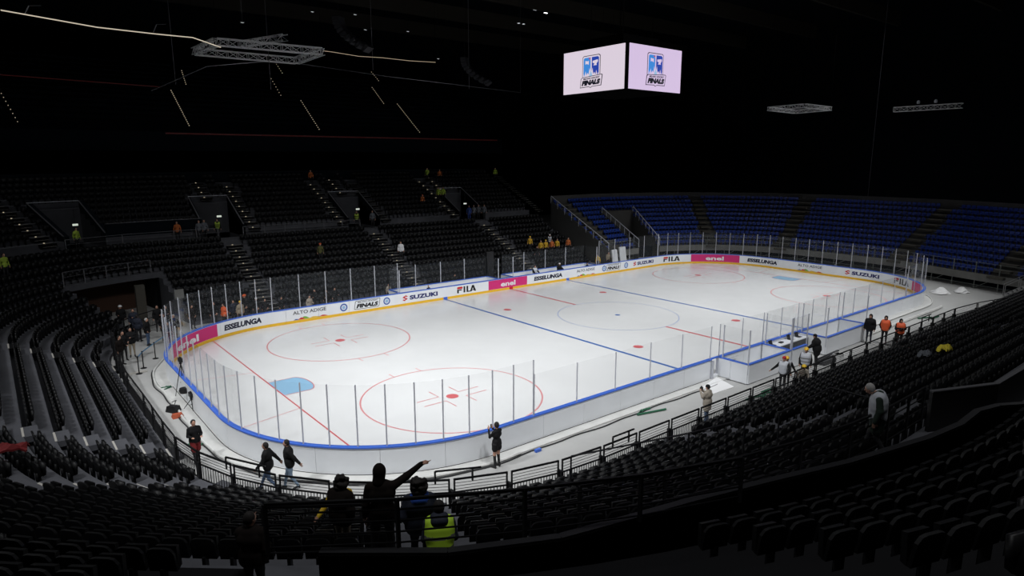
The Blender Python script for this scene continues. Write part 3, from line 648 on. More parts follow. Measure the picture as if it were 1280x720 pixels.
# rank by apparent size
vis = []; rest = []
for sct in SEATS:
    d = in_view((sct[0], sct[1], sct[2]+.7), 10)
    if d is None:
        d2 = in_view((sct[0], sct[1], sct[2]+.7), 260)
        if d2 and d2[2] > 4: rest.append(sct)
        continue
    vis.append((d[2], d[0], d[1], sct))
vis.sort(key=lambda t: t[0])
near = [v[3] for v in vis[:300]]; rest += [v[3] for v in vis[300:]]
proto = empty('stadium_seat', (0, 0, 0), 0, 'black folded tip-up seat among the nearest dark rows along the bottom edge', 'seat', 'nearest black stadium seats')
mk('backrest', BK, 'seat', proto); mk('seat_pan', PN, 'seat', proto); mk('bracket', BR, 'steel', proto)
ORD = 'first second third fourth fifth sixth seventh eighth ninth tenth eleventh twelfth thirteenth fourteenth fifteenth sixteenth seventeenth eighteenth nineteenth twentieth'.split()
def ordn(n): return ORD[n] if n < 20 else str(n+1)+('st' if (n+1) % 10 == 1 else 'nd' if (n+1) % 10 == 2 else 'rd' if (n+1) % 10 == 3 else 'th')
def seat_labels(L, what, blockf):
    B = {}
    for i, t in enumerate(L): B.setdefault(blockf(t), {}).setdefault(round(t[2], 2), []).append(i)
    out = {}
    for b, rows in B.items():
        for r, z in enumerate(sorted(rows)):
            ids = sorted(rows[z], key=lambda i: (in_view((L[i][0], L[i][1], L[i][2]+.7), 400) or (0,))[0])
            for n, i in enumerate(ids): out[i] = '%s, %s row up in the %s block, %s from its left' % (what, ordn(r), b, ordn(n))
    return out
nl = seat_labels(near, 'black folded seat', lambda t: ('bottom right' if t[2] > 5 else 'right near') if t[0] > -27 else ('bottom left' if t[2] > 5 else 'left near'))
for i, (x, y, z, a) in enumerate(near):
    o = proto if i == 0 else copy_tree(proto); o.location = (x, y, z); o.rotation_euler.z = a; o['label'] = nl[i]
V, F = np_mesh([BK, PN, BR]); so = merge_instances('stadium_seats', V, F, rest, 'seat'); tag(so, 'the other rows of black folded seats around the near, left and far stands', 'seats', None, 'stuff')

# ================================================================ BLUE TEMPORARY STAND at the far right end
BP = [(17.5, 17.3), (25, 17.6), (32, 14.5), (36.3, 8.5), (36.6, -5), (34.8, -9.8), (32.9, -15.6), (31.0, -23.0), (29.5, -30)]
def chaikin(P, n=2):
    for _ in range(n):
        Q = [P[0]]
        for a, b in zip(P[:-1], P[1:]): Q += [(a[0]*.8+b[0]*.2, a[1]*.8+b[1]*.2), (a[0]*.2+b[0]*.8, a[1]*.2+b[1]*.8)]
        Q.append(P[-1]); P = Q
    return P
class PathRing:
    def __init__(s, P):
        s.P = [Vector(p) for p in P]; s.S = [0.]
        for a, b in zip(s.P[:-1], s.P[1:]): s.S.append(s.S[-1]+(b-a).length)
        s.N = []
        for i in range(len(s.P)):
            a = s.P[max(i-1, 0)]; b = s.P[min(i+1, len(s.P)-1)]; d = (b-a).normalized(); s.N.append(Vector((-d.y, d.x)))
        s.L1 = -1; s.L2 = 1e9; s.sg = 1; s.len = s.S[-1]
    def at(s, q, off):
        q = max(0, min(q, s.len-1e-6)); i = int(np.searchsorted(s.S, q, side='right'))-1; t = (q-s.S[i])/(s.S[i+1]-s.S[i])
        n = (s.N[i]*(1-t)+s.N[i+1]*t).normalized(); return s.P[i].lerp(s.P[i+1], t)+n*off, n
    def scale(s, q, off): a = s.at(q-.4, off)[0]; b = s.at(q+.4, off)[0]; return max(.3, (b-a).length/.8)
    def q(s, x, y): return s.S[int(np.argmin([(p-Vector((x, y))).length for p in s.P]))]
RB = PathRing(chaikin(BP, 3))
ZB = lambda k: 1.35+.49*k
prb = [(0, .75), (0, 1.35)]
for k in range(11): prb += [(.85*k, ZB(k)), (.85*(k+1), ZB(k))]
prb += [(9.35, 7.3), (9.5, 7.3)]
vq = (RB.q(22.6, 17.5), RB.q(26.2, 17.3))
def bsec(a, b, prof, lab, m='treadb'): 
    Q = [a+(b-a)*i/max(1, int((b-a)/.9)) for i in range(max(1, int((b-a)/.9))+1)]; mb = MB(); k = len(prof)
    for q in Q:
        for off, z in prof: p, _ = RB.at(q, off); mb.v.append((p.x, p.y, z))
    for i in range(len(Q)-1):
        for j in range(k-1): mb.f.append((i*k+j, i*k+j+1, (i+1)*k+j+1, (i+1)*k+j)); mb.m.append(0)
    return structure('floor_blue_stand', mb, m, lab)
K['treadb'] = mat('tread_grey', (.055, .053, .05), .8)
bsec(0, vq[0], prb, 'grey steps of the blue seated stand left of its tunnel'); bsec(vq[1], RB.len, prb, 'grey steps of the blue seated stand right of its tunnel')
bsec(vq[0], vq[1], [(6.2, .5), (6.2, ZB(8))]+[pt for pt in prb if pt[0] >= 6.75][1:], 'grey steps above the tunnel of the blue stand')
for q in (0.02, vq[0], vq[1]):
    mb = MB(); pts = [RB.at(q, o)[0] for o in (0, 9.35)] if q < 1 else [RB.at(q, o)[0] for o in (0, 6.2)]; zt = 6.7 if q < 1 else 5.2
    a, b = pts; mb.hexa([(a.x, a.y, -.06), (b.x, b.y, -.06), (b.x+.08, b.y, -.06), (a.x+.08, a.y, -.06), (a.x, a.y, 1.75), (b.x, b.y, zt), (b.x+.08, b.y, zt), (a.x+.08, a.y, 1.75)])
    structure('wall_stand_side', mb, 'grey_d', 'grey side wall of the blue stand'); 
    ln = empty('handrail', (0, 0, 0), 0, 'pale handrail on the sloping wall of the blue stand' + (' at its left end' if q < 1 else ' left of its tunnel' if q == vq[0] else ' right of its tunnel'), 'rail'); mk('top_rail', MB().bar((a.x, a.y, 2.4), (b.x, b.y, zt+.6), .07), 'alu', ln)
    mb = MB()
    for i in range(9): p = a.lerp(b, i/8); z = 1.8+(zt-1.8)*i/8; mb.bar((p.x, p.y, z-.3), (p.x, p.y, z+.58), .05)
    mk('baluster', mb, 'alu', ln)
# fascia, scaffold front and rail
bsec(0, vq[0], [(-.05, .72), (-.05, 1.4)], 'grey fascia panel of the blue stand left part', 'grey'); bsec(vq[1], RB.len, [(-.05, .72), (-.05, 1.4)], 'grey fascia panel of the blue stand', 'grey')
bsec(0, RB.len, [(1.5, -.06), (1.5, 1.3)], 'dark sheet standing in for the shade under the blue stand', 'dark')  # added dark sheet, imitates the shaded gap below the deck
sc_o = empty('scaffold', (0, 0, 0), 0, 'grey scaffold carrying the blue seated stand above the floor', 'scaffold')
q = .3; prevp = None
while q < RB.len:
    if not (vq[0] < q < vq[1]):
        p = RB.at(q, .05)[0]; mk('upright', MB().bar((p.x, p.y, -.06), (p.x, p.y, 2.45), .07), 'scaf', sc_o)
        if prevp is not None and (p-prevp).length < 3:
            mk('ledger', MB().bar((prevp.x, prevp.y, .30), (p.x, p.y, .30), .05), 'scaf', sc_o)
            mk('guard_rail', MB().bar((prevp.x, prevp.y, 2.4), (p.x, p.y, 2.4), .045).bar((prevp.x, prevp.y, 2.05), (p.x, p.y, 2.05), .02).bar((prevp.x, prevp.y, 1.75), (p.x, p.y, 1.75), .02), 'scaf', sc_o)
            if int(q/2) % 2: mk('brace', MB().bar((prevp.x, prevp.y, .0), (p.x, p.y, 1.3), .05), 'scaf', sc_o)
        prevp = p
    else: prevp = None
    q += 2.1
st = empty('scaffold_stairs', (31.0, -16.6, -.06), .35, 'pale zigzag scaffold stairs at the right edge of the blue stand', 'stairs')
for k_ in range(7):
    mk('tread', MB().box(-.5, .5, -.13, .13, 0, .04), 'scaf2', st, (0, -.28*k_, .2+.2*k_))
mk('stringer', MB().bar((-.5, .2, .1), (-.5, -1.8, 1.5), .05, .12), 'scaf2', st); mk('stringer', MB().bar((.5, .2, .1), (.5, -1.8, 1.5), .05, .12), 'scaf2', st)
for x_ in (-.5, .5):
    mk('stair_rail', MB().bar((x_, .2, 1.1), (x_, -1.8, 2.5), .04).bar((x_, .2, .1), (x_, .2, 1.1), .04).bar((x_, -1.8, 1.5), (x_, -1.8, 2.5), .04).bar((x_, -.8, .8), (x_, -.8, 1.8), .04), 'scaf2', st)
# seats
BS = []; SEATS_SAVE = SEATS; SEATS = BS
A_B = [(1.6, .65), (RB.q(32.3, 14.3), .6), (RB.q(36.4, 7.2), .65), (RB.q(36.4, -5.6), .65), (RB.q(32.9, -15.3), .7)]
for k in range(11): add_row(RB, .2, RB.len, .85*k, ZB(k), A_B, gaps=[vq] if k < 8 else ())
SEATS = SEATS_SAVE
bv = []; br_ = []
for sct in BS:
    d = in_view((sct[0], sct[1], sct[2]+.6), 6)
    if d: bv.append((d[2], sct))
    elif in_view((sct[0], sct[1], sct[2]+.6), 150): br_.append(sct)
bv.sort(key=lambda t: t[0])
def bseat():
    mb = MB(); w = .2
    out = [(-w, .34), (w, .34), (w, .56), (w-.06, .62), (-w+.06, .62), (-w, .56)]
    F_ = [(x, .02, z) for x, z in out]; B_ = [(x, .07, z) for x, z in out]; mb.poly(F_); mb.poly(B_[::-1]); mb.quadstrip(B_, F_, close=True)
    mb.hexa([(-w, -.30, .30), (w, -.30, .30), (w, .05, .28), (-w, .05, .28), (-w, -.30, .35), (w, -.30, .35), (w, .05, .34), (-w, .05, .34)]); mb.box(-.05, .05, -.1, .05, 0, .35)
    return mb
bp = tag(mk('stadium_seat', bseat(), 'bseat'), 'blue plastic seat near the right edge in the closest rows of the temporary stand', 'seat', 'nearest blue seats')
for i, (_, (x, y, z, a)) in enumerate(bv[:300]):
    if i == 0: bl = seat_labels([t[1] for t in bv[:300]], 'blue plastic seat', lambda t: 'right edge' if t[1] < -15.5 else 'far right' if t[1] < -5.5 else 'far middle')
    o = bp if i == 0 else bp.copy()
    if i: COL.objects.link(o)
    o['label'] = bl[i]
    o.location = (x, y, z); o.rotation_euler.z = a
V, F = np_mesh([bseat()]); tag(merge_instances('stadium_seats', V, F, [t[1] for t in bv[300:]]+br_, 'bseat'), 'the farther rows of blue seats in the temporary stand behind the far end', 'seats', None, 'stuff')
for i, (q, hw) in enumerate(A_B):
    t = empty('aisle_stairs', (0, 0, 0), 0, 'aisle stairs of the blue stand, ' + ['leftmost', 'second from left beside the tunnel block', 'middle', 'right of the middle block', 'near the right edge of the picture'][i], 'stairs', 'aisle stairs')
    for k in range(11):
        p, n = RB.at(q, .85*k); s = mk('step', MB().box(-hw, hw, -.42, .3, -.2, .02), 'nose2', t, (p.x, p.y, ZB(k))) if k == 0 else inst(s, t, loc=(p.x, p.y, ZB(k))); s.rotation_euler.z = math.atan2(n.y, n.x)-PI/2
#INSERT2
# ================================================================ FENCE, RAILS, PARAPET
def poly_at(P, step):
    out = []; 
    for a, b in zip(P[:-1], P[1:]):
        n = max(1, round(math.dist(a, b)/step)); out += [(a[0]+(b[0]-a[0])*i/n, a[1]+(b[1]-a[1])*i/n) for i in range(n)]
    return out+[P[-1]]
FP = [(-27.8, 19.1), (-29.8, 17.4), (-30.9, 16.2), (-31.6, 13.6), (-32.0, 9.), (-32.2, 4.)]
FP = poly_at(FP, 2.0) + [tuple(RS.at(q, -.05)[0]) for q in np.arange(0, RS.qx(18.5), 2.03)][0:] + poly_at([(20.3, -17.5), (26.6, -18.8), (33, -21.5)], 2.)
FP = FP[:1]+[p for a, p in zip(FP[:-1], FP[1:]) if math.dist(a, p) > .8]
fence = empty('barrier_fence', (0, 0, 0), 0, 'black barrier fence with vertical bars along the front of the near and left stands', 'fence')
FZ = 1.16; bars = MB(); panel_bars = []
first = None
for i, (a, b) in enumerate(zip(FP[:-1], FP[1:])):
    a = Vector(a); b = Vector(b); d = (b-a).normalized(); L = (b-a).length; ang = math.atan2(d.y, d.x)
    for nm, z, t, h in (('top_rail', FZ-.03, .05, .06), ('mid_rail', .66, .04, .05), ('bottom_rail', .08, .04, .04), ('wire', .99, .014, .014), ('wire', .88, .014, .014), ('wire', .77, .014, .014)):
        mk(nm, MB().bar((a.x+d.x*.09, a.y+d.y*.09, z), (b.x-d.x*.09, b.y-d.y*.09, z), t, h), 'fence', fence)
    for s in (.09, L-.09):
        mk('post', MB().bar((a.x+d.x*s, a.y+d.y*s, -.06), (a.x+d.x*s, a.y+d.y*s, FZ), .05), 'fence', fence)
    mk('post_sleeve', MB().bar((a.x, a.y, -.06), (a.x, a.y, .74), .24, .12) , 'fence', fence)
    if i < 14 or i > 56: continue
    mb = MB(); n = int(L/.125)
    for j in range(1, n): p = a+d*(.09+(L-.18)*j/n); mb.bar((p.x, p.y, .09), (p.x, p.y, .65), .022)
    tag(mk('vertical_bars', mb, 'fence', fence), kind='stuff')
for i in list(range(14))+list(range(57, len(FP)-1)):
    a = Vector(FP[i]); b = Vector(FP[i+1]); d = (b-a).normalized(); L = (b-a).length; mb = MB(); n = int(L/.16)
    for j in range(1, n): p = a+d*(.09+(L-.18)*j/n); mb.bar((p.x, p.y, .09), (p.x, p.y, .65), .022)
    tag(mk('vertical_bars', mb, 'fence', fence), kind='stuff')
for a, b, lab in (((-26.1, -15.45), (-24.7, -16.15), 'raised black handrail on the fence right of the pointing man'), ((-19.4, -17.3), (-18.2, -17.3), 'raised black handrail on the fence midway along the near side'), ((10.5, -17.2), (12.0, -17.2), 'raised black handrail on the fence right of the orange vests'), ((-31.25, -9.9), (-30.4, -11.5), 'raised black handrail on the fence in front of the walking pair')):
    a, b = Vector(a), Vector(b); d = (b-a).normalized(); mb = MB(); mb.bar((a.x, a.y, 1.45), (b.x, b.y, 1.45), .05)
    tag(mk('gate_handrail', mb.bar((a.x, a.y, 1.0), (a.x, a.y, 1.45), .05).bar((b.x-d.x*.3, b.y-d.y*.3, 1.0), (b.x-d.x*.3, b.y-d.y*.3, 1.45), .05), 'fence'), lab, 'handrail')
def railing(R, q0, q1, off, z0, h, lab, nb=3, pst=1.7, m='fence', th=.05):
    t = empty('guard_railing', (0, 0, 0), 0, lab, 'railing')
    n = max(1, round((q1-q0)*R.scale((q0+q1)/2, off)/pst)); P = [R.at(q0+(q1-q0)*i/n, off)[0] for i in range(n+1)]
    for p in P: mk('post', MB().bar((p.x, p.y, z0), (p.x, p.y, z0+h), .05, .06), m, t)
    for a, b in zip(P[:-1], P[1:]):
        mk('top_rail', MB().bar((a.x, a.y, z0+h), (b.x, b.y, z0+h), th, th), m, t)
        for j in range(nb): z = z0+h*(j+.6)/(nb+.5); mk('rail_bar', MB().bar((a.x, a.y, z), (b.x, b.y, z), .022), m, t)
    return t
railing(RS, RS.qdeg(51.5), RS.qdeg(57), 9.8, 4.83, 1.05, 'black walkway railing in front of the woman with curly hair')
railing(RS, RS.qdeg(66), RS.qx(-18.3), 9.8, 4.83, 1.05, 'black walkway railing right of the hooded man with blue collar')
railing(RS, 1.0, RS.qdeg(28), 8.3, 3.97, 1.05, 'black walkway railing at the left edge by the red jacket')
railing(RN, RN.qdeg(64), RN.qx(-21.3), 9.8, 4.83, 1.05, 'thin walkway railing of the far stand at the left', 2, 1.7, 'steel2', .04)
railing(RN, RN.qx(-19.2), RN.qx(-8.0), 9.8, 4.83, 1.05, 'thin walkway railing of the far stand between the left and middle exits', 2, 1.9, 'steel2', .04)
railing(RN, RN.qdeg(53), RN.qdeg(80), 6.4, ZL(7), 1.0, 'thin railing above the corner tunnel', 2, 1.7, 'steel2', .04)
def wall_poly(P, z0, z1, th, nm, m, lab):
    mb = MB()
    for a, b in zip(P[:-1], P[1:]): mb.bar((a[0], a[1], (z0+z1)/2), (b[0], b[1], (z0+z1)/2), th, z1-z0)
    return structure(nm, mb, m, lab)
wall_poly([(-18.6, -27.25), (-16.6, -28.1), (-12, -28.2), (4, -28.2)], 4.83, 5.9, .1, 'wall_walkway_panel', 'black', 'black solid panel railing at the right edge of the walkway')
tag(mk('panel_coping', MB().bar((-18.6, -27.25, 5.92), (-16.6, -28.1, 5.92), .12, .03).bar((-16.6, -28.1, 5.92), (-12, -28.2, 5.92), .12, .03).bar((-12, -28.2, 5.92), (4, -28.2, 5.92), .12, .03), 'steel2'), 'thin coping on the solid black panel railing at the right', 'coping')
PPT = [(-33.46, -24.11), (-31.96, -25.32), (-30.38, -26.1), (-29.1, -26.42), (-27.9, -26.7), (-26.17, -27.17), (-24.24, -27.74), (-21.78, -28.28), (-20.4, -28.45), (-19.2, -28.42), (-18.4, -28.62), (-17.78, -28.97), (-15, -29.2), (-8, -29.3), (4, -29.3)]
pq0, pq1 = RS.qdeg(52.5), RS.qx(4)
wall_poly(PPT, 4.83, 5.9, .2, 'wall_parapet', 'matte', 'black parapet wall along the bottom of the picture')
bowl_part(RS, pq0, RS.qdeg(59.4), [(11.55, 4.83), (15.5, 4.83), (15.5, 8.), (15.7, 8.)], 'floor_vomitory_near', 'black', 'dark opening floor behind the near parapet')
railing(RS, pq0+.1, RS.qdeg(72), 11.2, 5.9, .82, 'black bar railing on the parapet in front of the group of people', 4, 2.1, 'fence', .045)
t = empty('parapet_coping', (0, 0, 0), 0, 'thin worn metal coping on the near parapet', 'coping')
for a, b in zip(PPT[:-1], PPT[1:]):
    a, b = Vector(a), Vector(b); mk('coping_length', MB().bar((a.x, a.y, 5.92), (b.x, b.y, 5.92), .14, .03), 'steel', t)
for pts, lab in (([(-20.5, -24.3, 4.9), (-19.4, -25.1, 5.6), (-18.8, -26.4, 5.4)], 'pale handrail beside the steps left of the grey-haired man'), ([(-24.6, -20.4, 3.4), (-22.6, -22.9, 4.4), (-21.2, -23.7, 4.7)], 'dark handrail running down between the near seats'), ([(-31.9, -22.2, 5.2), (-30.2, -19.8, 3.9)], 'pale handrail along the wide stairs behind the pointing man')):
    mb = MB(); mb.tube(pts, .025, 6)
    for p in pts: mb.bar((p[0], p[1], p[2]-1.0), p, .035)
    tag(mk('stair_handrail', mb, 'steel'), lab, 'handrail')
# corner tunnel: inner walls, column, white notice
p0, p1 = RN.at(t55, 0)[0], RN.at(t80, 0)[0]
def wallseg(a, b, z0, z1, m, nm, lab, th=.15):
    return structure(nm, MB().bar((a[0], a[1], (z0+z1)/2), (b[0], b[1], (z0+z1)/2), th, z1-z0), m, lab)
a, b = RN.at(t55, 9.8)[0], RN.at(t80, 9.8)[0]; wallseg(a, b, -.06, 3, 'brown', 'wall_tunnel_back', 'brown back wall inside the corner tunnel')
bowl_part(RN, t55, t80, [(6.3, 2.75), (9.9, 2.75)], 'ceiling_tunnel', 'dark', 'dark ceiling of the corner tunnel')
c = RN.at((t55*.45+t80*.55), 3.4)[0]; tag(mk('tunnel_column', MB().box(-.3, .3, -.25, .25, 0, 2.9), 'grey2', None, (c.x, c.y, -.06)), 'round-edged grey brown column inside the corner tunnel', 'column')
c = RN.at(t80-.5, .5)[0]; tag(mk('notice_board', MB().box(-.3, .3, -.02, .02, 0, .65), 'grey', None, (c.x-.15, c.y-.1, 2.0)), 'pale notice sheet on the right side of the corner tunnel', 'notice')
tag(mk('notice_post', MB().box(-.04, .04, -.04, .04, 0, 2.1), 'steel2', None, (c.x-.15, c.y-.06, -.06)), 'dark post holding the pale notice sheet', 'post')

# ================================================================ SCOREBOARD CUBE
cube = empty('video_cube', (-.6, -.1, 0), 0, 'hanging four sided video cube with two bright lilac screens', 'scoreboard')
mk('frame', MB().box(-2.78, 2.72, -3.08, 3.02, 16.2, 19.1), 'matte', cube)
mk('hoist_frame', MB().box(-1.8, 1.8, -1.8, 1.8, 19.2, 19.9).bar((-1.5, -1.5, 19.9), (-1.5, -1.5, 33.5), .04).bar((1.5, -1.5, 19.9), (1.5, -1.5, 33.5), .04).bar((-1.5, 1.5, 19.9), (-1.5, 1.5, 33.5), .04).bar((1.5, 1.5, 19.9), (1.5, 1.5, 33.5), .04), 'blk', cube)
def scr(nm, face, col, es):
    E_ = lambda n, c: EM('screen_'+n+nm, c, es)
    w = 5.7 if face == 'W' else 5.45; h = 2.82; z0 = 16.22
    if face == 'W': T = lambda u, v, d: (-2.78-.05-d*.01, w/2-.03-u*w+.0, z0+v*h)
    else: T = lambda u, v, d: (-2.62+u*(w-.1), -3.08-.05-d*.01, z0+v*h)
    def add(pts, m, d, name): return mk(name, MB().poly([T(x, y, d) for x, y in pts]), m, cube)
    mb = MB(); P = [T(0, 0, 0), T(1, 0, 0), T(1, 1, 0), T(0, 1, 0)]; n = Vector((1, 0, 0)) if face == 'W' else Vector((0, 1, 0))
    mb.hexa([tuple(Vector(p)) for p in P]+[tuple(Vector(p)+n*.05) for p in P]); mk('screen', mb, E_('bg', col), cube)
    cx, s = .5, h/w      # local logo coords: x in units of height
    def L(pts): return [(cx-.02+x*1.28*s, (y-.5)*1.08+.5) for x, y in pts]
    ink = E_('ink', (.004, .004, .012)); lb = E_('lb', (.05, .27, .75)); db = E_('db', (.02, .06, .42)); wh = E_('wh', tuple(min(1, c*1.0) for c in col)); rd = E_('rd', (.7, .05, .06)); pb_ = E_('pb', (.35, .55, .8))
    add(L([(-.235, .30), (.235, .30), (.235, .80), (.20, .83), (-.20, .83), (-.235, .80)]), ink, 1, 'badge_outline'); add(L([(-.222, .31), (.222, .31), (.222, .79), (.19, .815), (-.19, .815), (-.222, .79)]), wh, 2, 'badge_field')
    add(L([(-.20, .36), (-.015, .36), (-.015, .785), (-.17, .785), (-.20, .76)]), lb, 3, 'badge_panel'); add(L([(.015, .36), (.20, .36), (.20, .76), (.17, .785), (.015, .785)]), db, 3, 'badge_panel')
    add(L([(-.20, .33), (-.19, .45), (-.17, .38), (-.14, .50), (-.12, .40), (-.09, .46), (-.06, .42), (-.04, .56), (-.02, .48), (0, .66), (.02, .48), (.04, .56), (.06, .42), (.09, .46), (.12, .40), (.14, .50), (.17, .38), (.19, .45), (.20, .33)][:10]+[(0, .33)]), wh, 4, 'skyline')
    add(L([(0, .33), (0, .66), (.02, .48), (.04, .56), (.06, .42), (.09, .46), (.12, .40), (.14, .50), (.17, .38), (.19, .45), (.20, .33)]), wh, 4, 'skyline')
    add(L([(-.05, .36), (.05, .36), (.03, .44), (0, .50), (-.03, .44)]), pb_, 5, 'skyline_centre')
    add(L([(-.15, .67), (-.06, .63), (-.06, .72), (-.105, .69)]), wh, 4, 'crest'); add(L([(-.15, .64), (-.105, .66), (-.06, .67), (-.06, .70), (-.15, .72)]), wh, 4.5, 'crest'); add(L([(-.06, .745), (-.02, .745), (-.02, .77), (-.06, .77)]), rd, 4, 'crest')
    add(L([(.04, .70), (.17, .72), (.18, .68), (.14, .63), (.15, .60), (.06, .60), (.09, .64), (.04, .66)]), wh, 4, 'crest')
    add(L([(-.28, .14), (-.04, .15), (0, .125), (.04, .15), (.28, .155), (.31, .38), (.29, .40), (-.22, .37), (-.26, .34)]), ink, 6, 'badge_outline'); add(L([(-.265, .155), (-.04, .163), (0, .14), (.04, .163), (.265, .168), (.292, .375), (.28, .385), (-.21, .357), (-.245, .33)]), wh, 7, 'badge_field')
    for txt, x0, x1, y0, y1, bo in (('FINALS', -.235, .26, .18, .295, .09), ('MILANO HOCKEY', -.19, .25, .308, .348, .05)):
        V, F = tm(txt, bo, .25); mb = MB(); mb.v = [T(*L([(x0+a*(x1-x0), y0+b*(y1-y0)+.012*a)])[0], 8) for a, b in V]; mb.f = F; mb.m = [0]*len(F); mk('lettering', mb, ink, cube)
scr('w', 'W', (.79, .69, .80), .88); scr('s', 'S', (.74, .59, .84), .88)

# ================================================================ TRUSSES, CABLES, ROPE LIGHT
def truss_beam(mb, a, b, h=.5, wd=.5, n=None, r=.028):
    a = Vector(a); b = Vector(b); d = (b-a).normalized(); s = Vector((-d.y, d.x, 0)).normalized()*wd/2; u = Vector((0, 0, h/2)); L = (b-a).length; n = n or max(2, int(L/.75))
    C4 = [(s+u), (s-u), (-s-u), (-s+u)]
    for c in C4: mb.bar(a+c, b+c, r*2)
    for i in range(n):
        p = a.lerp(b, i/n); q = a.lerp(b, (i+1)/n)
        for c, e in zip(C4, C4[1:]+C4[:1]):
            if i % 2: c, e = e, c
            mb.bar(p+c, q+e, r*1.1)
            mb.bar(p+c, p+e, r*1.0)
def truss_rect(corners, lab, h=.5, extra=None, gi=0):
    t = empty('lighting_truss', (0, 0, 0), 0, lab, 'truss')
    for a, b in zip(corners, corners[1:]+corners[:1]):
        mb = MB(); truss_beam(mb, a, b, h, h); mk('truss_side', mb, 'truss', t)
    for a in corners: mk('hanging_cable', MB().bar(a, (a[0], a[1], 33.5), .02), 'matte', t)
    return t
tr = truss_rect([(-22.1, 26.0, 20.2), (-13.9, 25.8, 20.2), (-14.2, 19.6, 20.2), (-22.0, 20.2, 20.2)], 'big grey square lighting truss hanging at the upper left')
mb = MB(); truss_beam(mb, (-18.6, 24.9, 21.0), (-17.0, 19.8, 21.0), .45, .45); mk('cross_truss', mb, 'truss', tr)
truss_rect([(44.2, 14.6, 18.1), (43.0, 9.2, 18.1), (50.4, 9.6, 18.1), (52.4, 15.4, 18.1)], 'small square truss hanging right of the video cube', .45)
t3 = empty('lighting_truss', (0, 0, 0), 0, 'short straight truss hanging at the upper right', 'truss'); mb = MB(); truss_beam(mb, (60.4, 5.8, 18.2), (61.1, -2.0, 18.3), .6, .5); mk('truss_side', mb, 'truss', t3)
for y in (5, 2, -1.5): mk('hanging_cable', MB().bar((60.7, y, 18.5), (60.7, y, 33.5), .02), 'matte', t3); 
for x, y, lab in ((60.7, 3.0, 'left small lamp above the straight truss'), (60.8, 1.0, 'right small lamp above the straight truss')): tag(mk('spot_lamp', MB().lathe([(0, 0), (.18, .02), (.2, .3), (.08, .45), (0, .45)], k=10), 'alu', None, (x, y, 18.8)), lab, 'lamp')
RL = [(-34.7, 15.9, 20.02), (-29.8, 18.1, 20.0), (-26.6, 18.0, 19.95), (-24.1, 18.2, 20.0), (-21.9, 19.6, 19.75)]
tag(mk('rope_light', MB().tube(RL, .035, 6), 'rope'), 'long glowing warm rope light at the top left', 'rope light')
tag(mk('rope_light', MB().tube([(-14.1, 19.5, 20.25), (-13.6, 18.7, 20.1), (-11.5, 18.5, 19.95), (-9.5, 18.3, 20.), (-7., 18.1, 19.95), (-4.6, 17.8, 20.0)], .018, 6), 'ropedim'), 'fainter rope light right of the big truss', 'rope light')
tag(mk('vertical_cable', MB().bar((-4.6, 17.8, 19.98), (-4.6, 17.8, 33.5), .015), 'matte'), 'hair-thin cable at the right end of the fainter rope light', 'cable')
for i, (x, y) in enumerate(((-33.6, 16.6), (-26.6, 18.0))): tag(mk('light_bracket', MB().bar((x, y, 20.0), (x+.3, y+.2, 20.6), .05).bar((x+.3, y+.2, 20.6), (x+.9, y+.3, 20.7), .03), 'steel2'), ['bracket on the rope light near the left edge', 'bracket on the rope light left of the truss'][i], 'bracket')
tag(mk('hanging_cable', MB().tube([(-24.2, 33, 17.6), (-23.0, 33, 18.2), (-19.5, 33, 20.0), (-13, 33, 21.1), (0, 34, 20.6), (12, 35, 20.4), (20, 36, 20.3)], .035, 5).bar((20, 36, 20.3), (20, 36, 33.5), .02), 'steel2'), 'thin curved cable sweeping under the big truss', 'cable')
for x, y, zb, lab in ((-17.1, 23.5, 17.4, 'long thin vertical cable through the big truss'), (-9.5, 20, 19.2, 'thin vertical cable right of the big truss'), (1.2, 21, 18.4, 'thin vertical cable left of the video cube'), (48.5, 3., 3.6, 'tall thin mast at the upper right over the blue seats'), (-24.5, 22.6, 17.2, 'short cable left of the big truss')):
    tag(mk('vertical_cable', MB().bar((x, y, zb), (x, y, 33.5), .035), 'steel2'), lab, 'cable')
LS_ = [((8.1, 24), 'first'), ((9, 25), 'second'), ]
for i, (x, y, z, s) in enumerate(((14, 45, 33.2, .25), (15.3, 44, 33.2, .2), (28.5, 43, 33.2, .28), (31, 43.5, 33.2, .3), (11.5, 26, 26.8, .12), (12.2, 26, 26.8, .12), (18.6, 20, 24.2, .2), (20.2, 20, 24.3, .25))):
    l = empty('roof_lamp', (x, y, z-.4), 0, 'small bright roof lamp above the video cube, ' + ['top left', 'beside the top left one', 'top middle', 'top right and brightest', 'lower left tiny', 'lower left tiny twin', 'lower right long', 'lower right bright'][i], 'lamp', 'roof lamps')
    mk('housing', MB().box(-s-.04, s+.04, -.14, .14, 0, .12), 'blk', l); mk('tube', MB().box(-s, s, -.1, .1, -.03, 0), 'lamp' if i in (3, 7) else 'lampd', l); mk('drop_rod', MB().bar((0, 0, .1), (0, 0, 33.9-z), .03), 'blk', l)
for i, (x, y, z) in enumerate(((-13, 30, 26.5), (-10, 31, 25.6), (-4, 32, 24.8), (1, 32, 25.2), (-8, 26, 24.8), (3.5, 30, 22.4), (-16, 33, 24.2))):
    l = empty('roof_lamp', (x, y, z), 0, 'faint roof fitting in the dark above the big truss, ' + ['highest', 'second from left', 'third from left', 'rightmost high', 'nearest the cable', 'lone white dot right', 'leftmost low'][i], 'lamp', 'roof fittings'); mk('housing', MB().box(-.2, .2, -.1, .1, 0, .12), 'blk', l); mk('tube', MB().box(-.12, .12, -.04, .04, -.02, 0), 'lampd', l); mk('drop_rod', MB().bar((0, 0, .1), (0, 0, 33.5-z), .025), 'blk', l)
